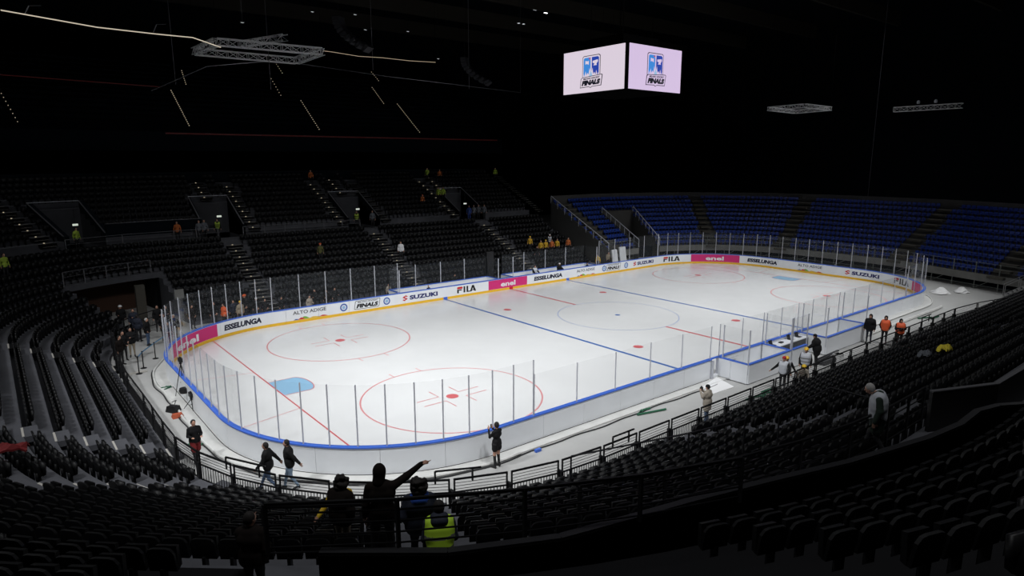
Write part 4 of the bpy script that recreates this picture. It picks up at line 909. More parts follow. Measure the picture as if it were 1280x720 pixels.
# line array speakers near the roof
for i, (x, y, z) in enumerate(((-12.2, 20.5, 23.0), (4.2, 26, 21.9))):
    l = empty('line_array', (x, y, z), .6, ['curved black loudspeaker array above the big truss', 'small curved loudspeaker array left of the video cube'][i], 'loudspeaker')
    for k in range(9):
        a = .12*k*k*.12; o = mk('cabinet', MB().box(-.5, .5, -.3, .3, -.14, .14), 'gryspk', l, (0, -.04*k*k, -.3*k)); o.rotation_euler.x = -.08*k
    mk('bumper', MB().box(-.5, .5, -.3, .3, .15, .22).bar((0, 0, .2), (0, 0, 33.48-z), .04), 'blk', l)

# ================================================================ PEOPLE
def sdf_grid(prims, vox, k=.025, cut=None):
    P = [p for p in prims]
    lo = np.min([np.minimum(p[1], p[2])-max(p[3], p[4]) if p[0] == 'c' else p[1]-p[2] for p in P], 0)-vox*2.5
    hi = np.max([np.maximum(p[1], p[2])+max(p[3], p[4]) if p[0] == 'c' else p[1]+p[2] for p in P], 0)+vox*2.5
    n = np.ceil((hi-lo)/vox).astype(int)+1
    D = np.full(n, 1., np.float32); B = np.full(n, 1., np.float32); I = np.zeros(n, np.int16)
    for p in P:
        if p[0] == 'c': a, b = np.minimum(p[1], p[2])-max(p[3], p[4]), np.maximum(p[1], p[2])+max(p[3], p[4])
        else: a, b = p[1]-p[2], p[1]+p[2]
        mg = k+vox*2
        i0 = np.maximum(0, np.floor((a-mg-lo)/vox).astype(int)); i1 = np.minimum(n, np.ceil((b+mg-lo)/vox).astype(int)+1)
        g = [lo[j]+vox*np.arange(i0[j], i1[j]) for j in range(3)]
        X, Y, Z = np.meshgrid(*g, indexing='ij')
        if p[0] == 'c':
            A = p[1]; ba = p[2]-p[1]; l2 = max(1e-9, ba@ba)
            t = np.clip(((X-A[0])*ba[0]+(Y-A[1])*ba[1]+(Z-A[2])*ba[2])/l2, 0, 1)
            d = np.sqrt((X-A[0]-t*ba[0])**2+(Y-A[1]-t*ba[1])**2+(Z-A[2]-t*ba[2])**2)-(p[3]*(1-t)+p[4]*t)
        else:
            c, r = p[1], p[2]; qx, qy, qz = (X-c[0])/r[0], (Y-c[1])/r[1], (Z-c[2])/r[2]
            k0 = np.sqrt(qx*qx+qy*qy+qz*qz); k1 = np.sqrt((qx/r[0])**2+(qy/r[1])**2+(qz/r[2])**2)+1e-9; d = k0*(k0-1)/k1
        sl = tuple(slice(i0[j], i1[j]) for j in range(3)); d = d.astype(np.float32); D0 = D[sl]
        kk = p[6] if len(p) > 6 else k
        h = np.clip(.5+.5*(D0-d)/kk, 0, 1); D[sl] = D0*(1-h)+d*h-kk*h*(1-h)
        m = d < B[sl]; B[sl] = np.where(m, d, B[sl]); I[sl] = np.where(m, p[5], I[sl])
    if cut is not None:
        Z = lo[2]+vox*np.arange(n[2]); D = np.maximum(D, (cut-Z)[None, None, :].astype(np.float32))
    return D, I, lo
def surface_nets(D, I, lo, vox):
    s = D < 0; n = np.array(D.shape); c = n-1
    cnt = np.zeros(c, np.float32); acc = np.zeros((*c, 3), np.float32)
    for ax in range(3):
        o1, o2 = [a for a in range(3) if a != ax]
        for u in (0, 1):
            for v in (0, 1):
                a = [None]*3; b = [None]*3; off = [0, 0, 0]; off[o1] = u; off[o2] = v
                for q in range(3): a[q] = slice(off[q], off[q]+c[q]); b[q] = slice(off[q]+(1 if q == ax else 0), off[q]+(1 if q == ax else 0)+c[q])
                A, Bv = D[tuple(a)], D[tuple(b)]; m = (A < 0) != (Bv < 0)
                t = np.where(m, A/np.where(m, A-Bv, 1), 0); cnt += m
                acc[..., ax] += t*m; acc[..., o1] += u*m; acc[..., o2] += v*m
    act = cnt > 0; idx = np.full(c, -1, np.int64); idx[act] = np.arange(act.sum())
    pos = np.argwhere(act); V = (pos+acc[act]/cnt[act][:, None])*vox+lo; VI = I[:-1, :-1, :-1][act]
    F = []
    for ax in range(3):
        o1, o2 = (ax+1) % 3, (ax+2) % 3
        a = [slice(1, -1)]*3; b = [slice(1, -1)]*3; a[ax] = slice(0, n[ax]-1); b[ax] = slice(1, n[ax])
        S0, S1 = s[tuple(a)], s[tuple(b)]; m = S0 != S1; e = np.argwhere(m)+np.array([0 if q == ax else 1 for q in range(3)])
        if not len(e): continue
        def g(d1, d2): f = e.copy(); f[:, o1] -= d1; f[:, o2] -= d2; return idx[f[:, 0], f[:, 1], f[:, 2]]
        q = np.stack([g(1, 1), g(0, 1), g(0, 0), g(1, 0)], 1); fl = S0[m]; q[~fl] = q[~fl][:, ::-1]; F.append(q)
    return V, np.concatenate(F), VI
def sdf_obj(name, prims, vox, mats, parent=None, k=.025, cut=None, sc=1., noise=0., bandz=None):
    prims = [tuple(np.array(x, float) if isinstance(x, (tuple, list)) else x for x in p) for p in prims]
    prims = [p if p[0] == 'c' else ('e', p[1], p[2], 0, 0)+p[3:] for p in prims]
    prims = [p if len(p) > 5 else p[:5]+(0,) for p in prims]
    D, I, lo = sdf_grid(prims, vox, k, cut); V, F, VI = surface_nets(D, I, lo, vox)
    if noise: V = V+noise*np.sin(V[:, [1, 2, 0]]*70+V*50)
    V = V*sc; me = bpy.data.meshes.new(name); me.from_pydata(V.tolist(), [], F.tolist()); me.update()
    mi = VI[F[:, 0]].astype(np.int32)
    if bandz:
        zc = V[F[:, 0], 2]/sc; mi = np.zeros(len(F), np.int32)
        for a, b in bandz: mi[(zc > a) & (zc < b)] = 1
    o = link(name, me, mats, parent, None, True); me.polygons.foreach_set('material_index', mi); return o
ARM = {   # (elbow, wrist, hand direction) for the right arm; mirrored for the left
 'down': ((.25, -.03, 1.14), (.27, .05, .90), (0, .15, -1)), 'pocket': ((.27, -.07, 1.15), (.22, .06, .98), (-.3, .4, -.8)),
 'fold': ((.25, .04, 1.16), (.05, .22, 1.20), (-1, .1, .1)), 'phone': ((.24, .12, 1.22), (.10, .30, 1.40), (-.2, .2, 1)), 'hold': ((.24, .03, 1.15), (.16, .27, 1.14), (-.2, 1, .1)),
 'point': ((.41, .10, 1.50), (.64, .20, 1.63), (1, .3, .30)), 'rail': ((.27, .12, 1.20), (.25, .35, 1.08), (0, 1, -.3)), 'reach': ((.32, .10, 1.20), (.48, .28, 1.02), (.6, .6, -.5)), 'back': ((.24, -.16, 1.18), (.28, -.30, .98), (0, -.5, -1)), 'front': ((.24, .10, 1.16), (.26, .28, 1.0), (0, .6, -.8)),
}
LEG = {'stand': (((.10, .02, .50), (.11, -.01, .09), (.13, .16, .035)), ((-.10, .02, .50), (-.11, -.01, .09), (-.13, .16, .035))),
 'wide': (((.13, .02, .50), (.17, -.01, .09), (.20, .15, .035)), ((-.13, .02, .50), (-.17, -.01, .09), (-.20, .15, .035))),
 'walk': (((.10, .17, .52), (.10, .33, .12), (.11, .49, .06)), ((-.10, -.02, .50), (-.10, -.32, .16), (-.11, -.18, .035))),
 'stride': (((.10, .12, .50), (.10, .20, .09), (.11, .37, .035)), ((-.10, .0, .50), (-.10, -.22, .12), (-.11, -.06, .035))),
 'crouch': (((.12, .30, .52), (.11, .05, .09), (.12, .22, .035)), ((-.12, .30, .52), (-.11, .05, .09), (-.12, .22, .035)))}
def hand_prims(w, d, side, up, mid, point=False, fine=True):
    w = np.array(w, float); d = np.array(d, float); d /= np.linalg.norm(d)
    up = np.array(up, float); up -= up@d*d; up /= np.linalg.norm(up); s = np.cross(d, up)*side      # s: towards the thumb
    P = [('c', w, w+d*.03, .026, .026, mid), ('c', w+d*.03+s*.018, w+d*.085+s*.022, .019, .018, mid), ('c', w+d*.03-s*.018, w+d*.08-s*.024, .019, .017, mid)]
    if not fine: return P+[('c', w+d*.08, w+d*.15-up*.02, .028, .018, mid)]
    for i, (o, L) in enumerate(((.030, .072), (.010, .080), (-.011, .074), (-.031, .058))):
        b = w+d*.088+s*o; cl = .35 if not point else (0 if i == 0 else 2.2)
        if cl > 1: m = b+d*.022-up*.022; e = m-d*.028-up*.006
        else: m = b+d*L*.5-up*L*.5*cl*.4; e = m+d*L*.5-up*L*.5*cl
        P += [('c', b, m, .0105, .0095, mid, .006), ('c', m, e, .0095, .008, mid, .006)]
    t0 = w+d*.03+s*.03; t1 = t0+s*.03+d*.03; t2 = t1+d*.032+s*.006-up*.008
    return P+[('c', t0, t1, .014, .012, mid, .01), ('c', t1, t2, .012, .0095, mid, .006)]
def person(label, x, y, z, face, h=1.76, arms=('down', 'down'), legs='stand', top='jacket_k', bottom='trouser_k', shoes='shoe', head='hair_d', hat=None, hood=False, coat=False, vest=None, shorts=False, sleeve=None,
           bulk=0., lean=0., drop=0., vox=.02, turn=0., group=None, bare=False, collar=None, nod=0., skirt=False, socks=None, extra=None, headh=None):
    fine = vox < .016; sc = h/1.75
    MT = [K[top], K[bottom], K['skin'], K[shoes], K['hair_d'], K['pink'], K[sleeve or top], K[socks or bottom], K[collar or top]]
    T, Bt, S, SH, EY, LP, SL_, SO, CO_ = range(9)
    P = []; bk = bulk
    def up(p):       # lean and drop of everything above the hips
        p = np.array(p, float); a = -lean; r = p-np.array([0, 0, .95]); p2 = np.array([r[0], r[1]*math.cos(a)-r[2]*math.sin(a), r[1]*math.sin(a)+r[2]*math.cos(a)])+np.array([0, 0, .95-drop]); return p2
    hip = lambda s: np.array([s*.09, 0, .93-drop])
    P += [('c', hip(-1), hip(1), .115, .115, Bt), ('c', up((0, 0, 1.0)), up((0, .01, 1.2)), .125+bk, .13+bk, T), ('c', up((-.08, 0, 1.3)), up((.08, 0, 1.3)), .13+bk, .13+bk, T), ('c', up((-.155, -.005, 1.41)), up((.155, -.005, 1.41)), .068+bk*.6, .068+bk*.6, T), ('c', up((-.05, 0, 1.40)), up((.05, 0, 1.40)), .11+bk*.5, .11+bk*.5, T)]
    P += [('c', up((-.06, 0, 1.02)), up((.06, 0, 1.02)), .13+bk, .13+bk, T), ('c', up((-.07, 0, .93)), up((.07, 0, .93)), .125+bk, .125+bk, T)]
    if coat: P += [('c', hip(-1)*[.8, 1, 1]-[0, 0, .02], hip(-1)*[.8, 1, 1]-[0, 0, .26], .14+bk*.5, .15, T), ('c', hip(1)*[.8, 1, 1]-[0, 0, .02], hip(1)*[.8, 1, 1]-[0, 0, .26], .14+bk*.5, .15, T)]
    if skirt: P += [('c', hip(-1), hip(-1)-[.01, 0, .17], .115, .115, T), ('c', hip(1), hip(1)-[-.01, 0, .17], .115, .115, T)]
    nk = up((0, .0, 1.46)); hc = up((0, .02, 1.645)); hc = hc+np.array([0, nod*.6, -nod*.25])
    ct, st = math.cos(turn), math.sin(turn)
    def hp(dx, dy, dz):
        dy2 = dy*math.cos(nod*1.3)+dz*math.sin(nod*1.3); dz2 = -dy*math.sin(nod*1.3)+dz*math.cos(nod*1.3); return hc+np.array([dx*ct-dy2*st, dx*st+dy2*ct, dz2])
    P += [('c', nk, hp(0, -.02, -.07), .058, .052, S), ('e', hc, (.079, .094, .112), S), ('e', hp(0, .025, -.06), (.056, .062, .058), S)]
    P += [('e', hp(0, .098, -.018), (.013, .020, .022), S, .01), ('e', hp(.078, -.005, -.01), (.012, .02, .03), S, .008), ('e', hp(-.078, -.005, -.01), (.012, .02, .03), S, .008)]
    if fine: P += [('e', hp(.030, .084, .012), (.013, .011, .009), EY, .003), ('e', hp(-.030, .084, .012), (.013, .011, .009), EY, .003), ('e', hp(0, .083, -.062), (.024, .010, .008), LP, .004)]
    if collar or coat or hood: P += [('c', up((-.04, -.02, 1.47)), up((.04, -.02, 1.47)), .078, .078, CO_)]
    if hood: P += [('c', up((-.06, -.10, 1.45)), up((.06, -.10, 1.45)), .085, .085, CO_), ('c', up((-.07, -.03, 1.49)), up((.07, -.03, 1.49)), .085, .085, CO_)]
    for s, key in ((1, arms[1]), (-1, arms[0])):      # arms = (left, right)
        e, wv, d = ARM[key]; e, wv, d = np.array(e), np.array(wv), np.array(d, float); e[0] *= s; wv[0] *= s; d[0] *= s
        sh = np.array([s*.185, -.005, 1.40]); e2, w2, sh2 = up(e), up(wv), up(sh)
        dd = up(wv+d)-up(wv)
        P += [('c', sh2, e2, .058+bk*.7, .046+bk*.6, SL_), ('c', e2, w2, .046+bk*.6, .034+bk*.4, S if bare else SL_)]
        P += hand_prims(w2+dd/np.linalg.norm(dd)*.015, dd, s, (0, 0, 1) if abs(dd[2])/np.linalg.norm(dd) < .8 else (s*1., 0, 0), S, key == 'point', vox < .022)
    for s, (kn, an, to) in zip((1, -1), LEG[legs]):
        kn, an, to = map(np.array, (kn, an, to)); a = hip(s)
        P += [('c', a, a*.5+kn*.5, .092, .077, Bt), ('c', a*.5+kn*.5, kn, .077, .058, S if skirt else Bt), ('c', kn, an+[0, 0, .02], .058, .042, (SO if socks else (S if shorts else Bt)))]
        if shorts and not skirt: P += [('c', a, kn+[0, 0, .06], .11, .10, Bt)]
        P += [('c', an-[0, 0, .02], to, .045, .035, SH, .015), ('c', an-[0, .03, .04], an-[0, .02, .04], .042, .04, SH, .015)]
    root = empty('person', (x, y, z), math.radians(face)-PI/2, label, 'person', group)
    sdf_obj('body', P, vox, MT, root, sc=sc)
    # hair / hats
    if hat:
        ht, hm = hat
        if ht == 'beanie': sdf_obj('beanie', [('e', hp(0, 0, .045), (.095, .108, .095), 0)], vox, [K[hm]], root, cut=hp(0, 0, .0)[2], sc=sc)
        elif ht == 'helmet': sdf_obj('hard_hat', [('e', hp(0, 0, .05), (.115, .135, .105), 0), ('e', hp(0, .03, .04), (.12, .155, .015), 0)], vox, [K[hm]], root, cut=hp(0, 0, .02)[2], sc=sc)
        elif ht == 'hood': sdf_obj('hood', [('e', hp(0, -.022, .02), (.105, .105, .135), 0), ('c', hp(0, -.03, -.06), hp(0, -.05, -.14), .095, .095, 0)], vox, [K[hm]], root, sc=sc)
        if ht != 'hood': sdf_obj('hair', [('e', hp(0, -.03, -.0), (.085, .075, .09), 0)], vox, [K[head]], root, sc=sc)
    elif head == 'curly':
        PR = [('e', hp(0, -.02, .03), (.125, .12, .12), 0), ('e', hp(0, -.06, -.06), (.13, .10, .12), 0), ('e', hp(0, -.07, -.13), (.11, .08, .10), 0)]; r2 = random.Random(3)
        for _ in range(60):
            a = r2.uniform(0, 2*PI); zz = r2.uniform(-.17, .12); rr = .115*math.sqrt(max(.1, 1-(zz/.2)**2))
            if math.sin(a) > .35 and zz < .06: continue
            PR.append(('e', hp(rr*math.cos(a), rr*math.sin(a)-.03, zz+.02), (.038, .038, .036), 0))
        sdf_obj('curly_hair', PR, vox, [K['hair_d']], root, k=.03, sc=sc, noise=.004)
    else:
        sdf_obj('hair', [('e', hp(0, -.018, .025), (.091, .092, .105), 0), ('e', hp(0, -.045, -.01), (.084, .07, .09), 0)], vox, [K[head]], root, sc=sc)
    if vest:
        PV = [('c', up((-.05, 0, z_)), up((.05, 0, z_)), .142+bk, .142+bk, 0) for z_ in (.96, 1.04, 1.12)]+[('c', up((-.08, 0, z_)), up((.08, 0, z_)), .144+bk, .144+bk, 0) for z_ in (1.2, 1.3)]+[('c', up((-.12, -.005, 1.40)), up((.12, -.005, 1.40)), .108+bk*.7, .108+bk*.7, 0)]
        sdf_obj('vest', PV, vox, [K[vest[0]], K[vest[1]]], root, sc=sc, bandz=[(1.02-drop, 1.07-drop), (1.2-drop, 1.25-drop)] if lean < .3 else None)
    if extra: extra(root, up, sc)
    return root
def phone_x(root, up, sc): mk('phone', MB().box(-.04, .04, -.006, .006, -.08, .08), 'blk', root, tuple(up((.06, .33, 1.50))*sc))
def paper_x(root, up, sc): mk('paper_sheet', MB().hexa([tuple(np.array(p)*sc) for p in ((-.15, .22, 1.13), (.15, .22, 1.13), (.15, .42, 1.19), (-.15, .42, 1.19), (-.15, .22, 1.136), (.15, .22, 1.136), (.15, .42, 1.196), (-.15, .42, 1.196))]), 'paper', root)
def camera_x(root, up, sc): mk('held_camera', MB().box(-.07, .07, -.05, .05, -.05, .05).lathe([(.035, 0), (.035, .1)], (0, 0, 0)), 'blk', root, tuple(up((.0, .32, 1.53))*sc))
def badge_x(root, up, sc): mk('accreditation', MB().box(-.05, .05, .17, .18, 1.08, 1.2), 'paper', root)
CAMD = lambda x, y: math.degrees(math.atan2(CAM.y-y, CAM.x-x))
NV = .0125
person('standing man in a dark brown hood pointing with his right arm towards the ice', -32.17, -23.62, 4.84, 62, 1.86, ('down', 'point'), 'wide', 'brownc', 'trouser_k', hat=('hood', 'brownc'), coat=False, bulk=.02, vox=NV, turn=-.7)
person('woman with big curly dark hair in a dark brown coat beside the pointing man', -32.45, -22.6, 4.60, 30, 1.56, ('hold', 'pocket'), 'stand', 'brownc', 'khaki', head='curly', coat=False, bulk=.075, vox=NV, nod=.1)
person('curly haired man in navy jacket with bright blue hood beside the pointing man', -31.75, -24.15, 4.84, 62, 1.68, ('pocket', 'pocket'), 'stand', 'jacket_n', 'trouser_k', hood=True, collar='bluecloth2', bulk=.07, vox=NV, head='curly')
person('person in a bright yellow hi-vis vest just in front of the blue hooded man', -31.8, -24.85, 4.84, 60, 1.72, ('hold', 'hold'), 'crouch', 'jacket_n', 'trouser_k', vest=('hivis', 'grey'), drop=.16, lean=.25, bulk=.03, vox=NV, hood=True)
person('person in a yellow jacket mostly hidden behind the curly haired woman', -31.9, -21.3, ZL(8)+.4, 240, 1.5, ('hold', 'reach'), 'stand', 'yellow', 'trouser_k', vox=.016, bulk=.04, hat=('beanie', 'yellow'))
person('dark figure with red glasses standing among the left near seats', -34.1, -22.9, 4.55, 50, 1.68, ('phone', 'pocket'), 'stand', 'brownc', 'trouser_k', vox=NV, bulk=.04, turn=-.6)
person('grey-haired man in a pale vest over a dark green coat on the right walkway', -21.1, -27.0, 4.84, 112, 1.80, ('down', 'down'), 'stride', 'dgreen', 'trouser_k', head='hair_g', coat=True, vest=('vestw', 'vestw'), bulk=.05, vox=.0145, nod=.3, lean=.03)
person('girl in a black dress and knee socks holding up a phone on the near floor', -22.46, -14.1, -.06, 100, 1.86, ('phone', 'phone'), 'stand', 'jacket_k', 'trouser_k', skirt=True, shorts=True, socks='trouser_k', vox=.018, extra=phone_x, hood=False)
person('walking man in black jacket and dark jeans, left one of the pair', -29.98, -10.44, -.06, 145, 1.88, ('front', 'back'), 'walk', 'jacket_k', 'jeans', vox=.018, bulk=.03, lean=.05)
person('walking man in black jacket and light jeans, right one of the pair', -29.30, -10.72, -.06, 160, 1.90, ('back', 'pocket'), 'stride', 'jacket_k', 'jeans_l', vox=.018, bulk=.035, lean=.08, coat=False)
person('bearded man in black top and red shorts standing by the curb', -31.45, -6.3, -.06, CAMD(-31.45, -6.3)+15, 1.78, ('hold', 'hold'), 'stride', 'jacket_k', 'dred', vox=.018, shorts=True, bulk=.02, socks='trouser_k')
person('photographer in beige jacket and black beanie taking a picture over the fence', -12.3, -16.55, -.06, 100, 1.76, ('phone', 'phone'), 'stand', 'beige', 'jeans', hat=('beanie', 'jacket_k'), vox=.02, bulk=.05, extra=camera_x, coat=True)
person('tall man in long black coat walking, leftmost of three by the thick white pipe', 7.02, -15.41, -.06, CAMD(7, -15.4)-10, 1.90, ('down', 'down'), 'stand', 'jacket_k', 'jacket_n', vox=.025, bulk=.06, hat=('hood', 'jacket_k'), extra=badge_x)
person('man in orange vest over black clothes, middle of three walkers', 7.62, -16.1, -.06, CAMD(7.6, -16), 1.83, ('pocket', 'pocket'), 'stand', 'jacket_k', 'trouser_k', vox=.025, bulk=.04, vest=('hor', 'hor'), hat=('hood', 'jacket_k'))
person('man with orange vest hanging open, rightmost of three walkers', 7.6, -17.0, -.06, CAMD(7.6, -17)+20, 1.80, ('fold', 'fold'), 'stand', 'jacket_k', 'trouser_k', vox=.025, bulk=.06, vest=('hor', 'jacket_k'), hat=('hood', 'jacket_k'))
person('worker with red beanie and white vest reaching to the fence', -5.64, -16.5, -.06, 185, 1.80, ('reach', 'reach'), 'stand', 'jacket_k', 'trouser_k', vox=.025, vest=('vestw', 'vestw'), hat=('beanie', 'dredb'), bulk=.03)
person('worker with yellow helmet bending between two others', -4.9, -16.3, -.06, 200, 1.75, ('reach', 'front'), 'stand', 'jacket_k', 'trouser_k', vox=.025, hat=('helmet', 'helmet_y'), vest=('vestw', 'vestw'), lean=.45, bulk=.02)
person('worker with yellow helmet and numbered white vest standing tallest of the fence crew', -3.39, -16.5, -.06, CAMD(-3.4, -16.5), 1.84, ('down', 'down'), 'wide', 'jacket_k', 'trouser_k', vox=.025, hat=('helmet', 'helmet_y'), vest=('vestw', 'grey'), bulk=.04)
person('crouching worker with yellow helmet in front of the fence crew', -4.5, -17.0, -.06, CAMD(-4.5, -17), 1.72, ('front', 'front'), 'crouch', 'beige', 'trouser_k', vox=.025, hat=('helmet', 'yellow'), drop=.35, lean=.4)
person("large figure in black coat leaning at the scorer's bench", -.3, -15.6, -.06, 100, 1.86, ('rail', 'rail'), 'stand', 'jacket_k', 'trouser_k', vox=.025, hat=('beanie', 'jacket_k'), coat=True, bulk=.09, lean=.2)
# group at the corner tunnel
G = 'staff at the corner tunnel'
for a in (('man in black jacket and khaki trousers at the tunnel, left of the belt barriers', -30.85, 11.31, CAMD(-31, 11), ('fold', 'pocket'), 'stand', 'jacket_k', 'khaki', 'hair_d', 1.82),
          ('man with clasped hands nearest the fence, beside the khaki trousers', -31.36, 10.75, CAMD(-31, 11)+20, ('hold', 'hold'), 'stand', 'jacket_k', 'trouser_k', 'hair_d', 1.80),
          ('man half hidden at the far left of the tunnel group', -31.65, 9.9, CAMD(-31, 11)+50, ('hold', 'down'), 'stand', 'brownc', 'trouser_k', 'hair_d', 1.76),
          ('bald man in black jacket and blue jeans looking right in the tunnel group', -29.62, 13.43, -30, ('pocket', 'pocket'), 'stand', 'jacket_k', 'jeans', 'hair_g', 1.82),
          ('dark standing figure just behind the blue jeans man', -29.9, 14.9, 60, ('down', 'down'), 'stand', 'jacket_n', 'trouser_k', 'hair_d', 1.82),
          ('tall dark figure in the middle of the tunnel mouth', -28.33, 17.0, CAMD(-28, 17), ('hold', 'down'), 'stand', 'jacket_k', 'trouser_k', 'hair_d', 1.85),
          ('man in dark jeans beside the tall figure in the tunnel mouth', -27.9, 16.6, -60, ('fold', 'fold'), 'stand', 'jacket_k', 'jeans', 'hair_d', 1.82),
          ('woman in black coat and jeans holding a white paper by the glass', -28.72, 11.9, CAMD(-28, 12)+10, ('hold', 'hold'), 'stand', 'jacket_k', 'jeans', 'hair_d', 1.72),
          ('man behind the woman with paper, left', -28.5, 14.2, CAMD(-28, 14), ('pocket', 'pocket'), 'stand', 'jacket_k', 'trouser_k', 'hair_d', 1.80),
          ('man behind the woman with paper, right with pale hair', -28.0, 13.6, CAMD(-28, 14), ('down', 'down'), 'stand', 'brownc', 'trouser_k', 'hair_g', 1.78),
          ('person in a white cap deep inside the tunnel at the left', -30.3, 18.7, CAMD(-30, 19), ('down', 'hold'), 'stand', 'jacket_k', 'trouser_k', 'cap', 1.82),
          ('dark figure with a white armband inside the tunnel', -29.8, 17.0, CAMD(-30, 17), ('fold', 'down'), 'stand', 'jacket_n', 'trouser_k', 'hair_d', 1.82)):
    lab, x, y, f, ar, lg, tp, bt, hd, hh = a
    person(lab, x, y, -.06, f, hh, ar, lg, tp, bt, head='hair_d' if hd == 'cap' else hd, hat=('helmet', 'helmet_w') if hd == 'cap' else None, vox=.028, bulk=.035, group=G, extra=paper_x if 'paper by' in lab else None)
# crowd behind the far left glass
for lab, x, y, h, tp, kw in (('person in black behind the far glass, first from the left', -26.3, 16.2, 1.72, 'brownc', {}), ('person in dark jacket behind the far glass, above the magenta advert edge', -24.9, 15.9, 1.80, 'jacket_k', {}), ('person with an orange jacket behind the far left glass', -24.4, 15.3, 1.72, 'orange', {}),
        ('person in purple black behind the far glass beside the orange jacket', -23.6, 15.8, 1.78, 'jacket_n', {}), ('person in a yellow hat and tan jacket behind the far glass', -23.3, 15.2, 1.78, 'khaki', dict(hat=('beanie', 'yellow'))), ('person in orange red helmet behind the far glass', -22.6, 16.4, 1.95, 'jacket_k', dict(hat=('helmet', 'orange'))),
        ('person with white cap behind the far glass beside the stairs', -21.9, 16.0, 1.70, 'jacket_k', dict(hat=('beanie', 'helmet_w'))), ('bareheaded person behind the far glass right of the white cap', -21.3, 15.9, 1.55, 'jacket_k', {}), ('person in pale coat standing close behind the far glass', -18.4, 14.6, 1.62, 'beige', dict(coat=True)),
        ('person in dark clothes left of the pale coat behind the glass', -20.2, 15.6, 1.6, 'jacket_k', {}), ('person with tan hair behind the glass right of the pale coat', -17.3, 16.2, 1.74, 'jacket_k', {}), ('person turned away behind the glass near the emblem print', -16.6, 15.6, 1.72, 'brownc', {}), ('shorter dark figure behind the glass left of the bench post', -15.6, 16.4, 1.6, 'jacket_k', {})):
    person(lab, x, y, -.06, CAMD(x, y)+rng.uniform(-60, 60), h, ('pocket', 'down') if x < -20 else ('hold', 'down'), 'stand', tp, 'trouser_k', vox=.035, bulk=.03, group='people behind the far left glass', **kw)
# at the player benches
person("player in black and white leaning on the far bench boards by the magenta advert", 3.6, 13.9, -.06, -90, 1.78, ('rail', 'rail'), 'stand', 'jacket_k', 'trouser_k', vox=.035, vest=('vestw', 'jacket_k'), bulk=.05)
person('big goalkeeper in black with white cap at the far bench', 6.8, 13.9, -.06, -70, 1.70, ('rail', 'down'), 'stand', 'jacket_k', 'trouser_k', vox=.035, bulk=.10, hat=('beanie', 'helmet_w'))
person('small dark head just above the far bench boards right of the goalkeeper', 10.8, 14.0, -.06, -90, 1.30, ('down', 'down'), 'stand', 'jacket_k', 'trouser_k', vox=.035)
person('person leaning behind the far bench left of the stairs', -11.0, 15.9, -.06, -90, 1.45, ('down', 'down'), 'stand', 'beige', 'trouser_k', vox=.035)
person('small dark head above the bench boards behind the far advert letters', -8.1, 14.2, -.06, -90, 1.22, ('down', 'down'), 'stand', 'jacket_k', 'trouser_k', vox=.035)
person('person crouched behind the far bench glass in the middle', -4.0, 16.3, -.06, -90, 1.45, ('down', 'down'), 'stand', 'jacket_k', 'trouser_k', vox=.035)
person('person in yellow bending behind the far right bench glass', 14.6, 16.0, -.06, 200, 1.75, ('front', 'front'), 'stand', 'yellow', 'trouser_k', vox=.035, lean=.6)
person('person in olive jacket beside the yellow one behind the far bench glass', 16.2, 16.2, -.06, 250, 1.75, ('down', 'front'), 'stand', 'khaki', 'trouser_k', vox=.035, lean=.3)
# in the far stand
def in_stand(lab, x, off, h, top, **kw):
    k = int(off/.9) if off < 9.9 else None; z = ZL(k) if k is not None else (4.83 if off < 11.6 else ZU(min(9, int((off-11.6)/.9))))
    oo = .9*k+.3 if k is not None else (off if off < 11.6 else OU(min(9, int((off-11.6)/.9)))+.3)
    person(lab, x, 17.2+oo, z, kw.pop('face', CAMD(x, 20)), h, kw.pop('arms', ('down', 'down')), kw.pop('legs', 'stand'), top, kw.pop('bottom', 'trouser_k'), vox=.035, **kw)
in_stand('man in a white shirt standing on the middle far stairs', -6.3, 4.8, 1.78, 'wht', bulk=.03)
for lab, x, off, top, hat in (('first yellow helmet in the far stand, highest at the left', 9.1, 4.3, 'yellow2', ('helmet', 'yellow')), ('person in black and white vest in the far stand above the yellow group', 12.0, 4.4, 'jacket_k', ('beanie', 'helmet_w')), ('bareheaded person at the right end of the yellow group', 14.0, 3.2, 'orange2', None),
        ('yellow jacket person low in the far stand, left of the group', 9.9, 2.7, 'yellow2', None), ('yellow helmet person second in the low group', 10.6, 2.7, 'yellow2', ('helmet', 'yellow')), ('orange jacket person in the middle of the low group', 11.5, 2.7, 'orange2', None), ('yellow jacket person right of the middle of the low group', 12.3, 2.7, 'yellow2', None), ('dark person at the left of the low yellow group', 8.6, 1.8, 'jacket_k', None)):
    in_stand(lab, x, off, 1.65, top, hat=hat, vest=('vestw', 'jacket_k') if 'white vest' in lab else None, group='people in the far stand above the right bench')
in_stand('person with orange helmet alone in the far stand left part', -13.9, 6.1, 1.7, 'olive', hat=('helmet', 'orange'))
in_stand('hi-vis yellow figure high in the far stand, left of two by the right exit', 4.3, 14.6, 1.7, 'hivisd'); in_stand('hi-vis yellow figure high in the far stand, right of two by the right exit', 4.95, 14.7, 1.7, 'hivisd')
in_stand('person in orange seated left of the right far exit', 1.6, 13.6, 1.4, 'orange2', hat=('helmet', 'orange')); in_stand('person in faint hi-vis at the top row of the far stand', 5.6, 19.5, 1.7, 'hivisd', arms=('hold', 'down'))
in_stand('small hi-vis figure at the top right of the far stand', 16.0, 19.6, 1.6, 'hivisd'); in_stand('dim orange figure at the top of the far stand, left', -9.0, 19.6, 1.6, 'orange2'); in_stand('dim orange figure at the top of the far stand, right', 7.4, 19.6, 1.5, 'orange2')
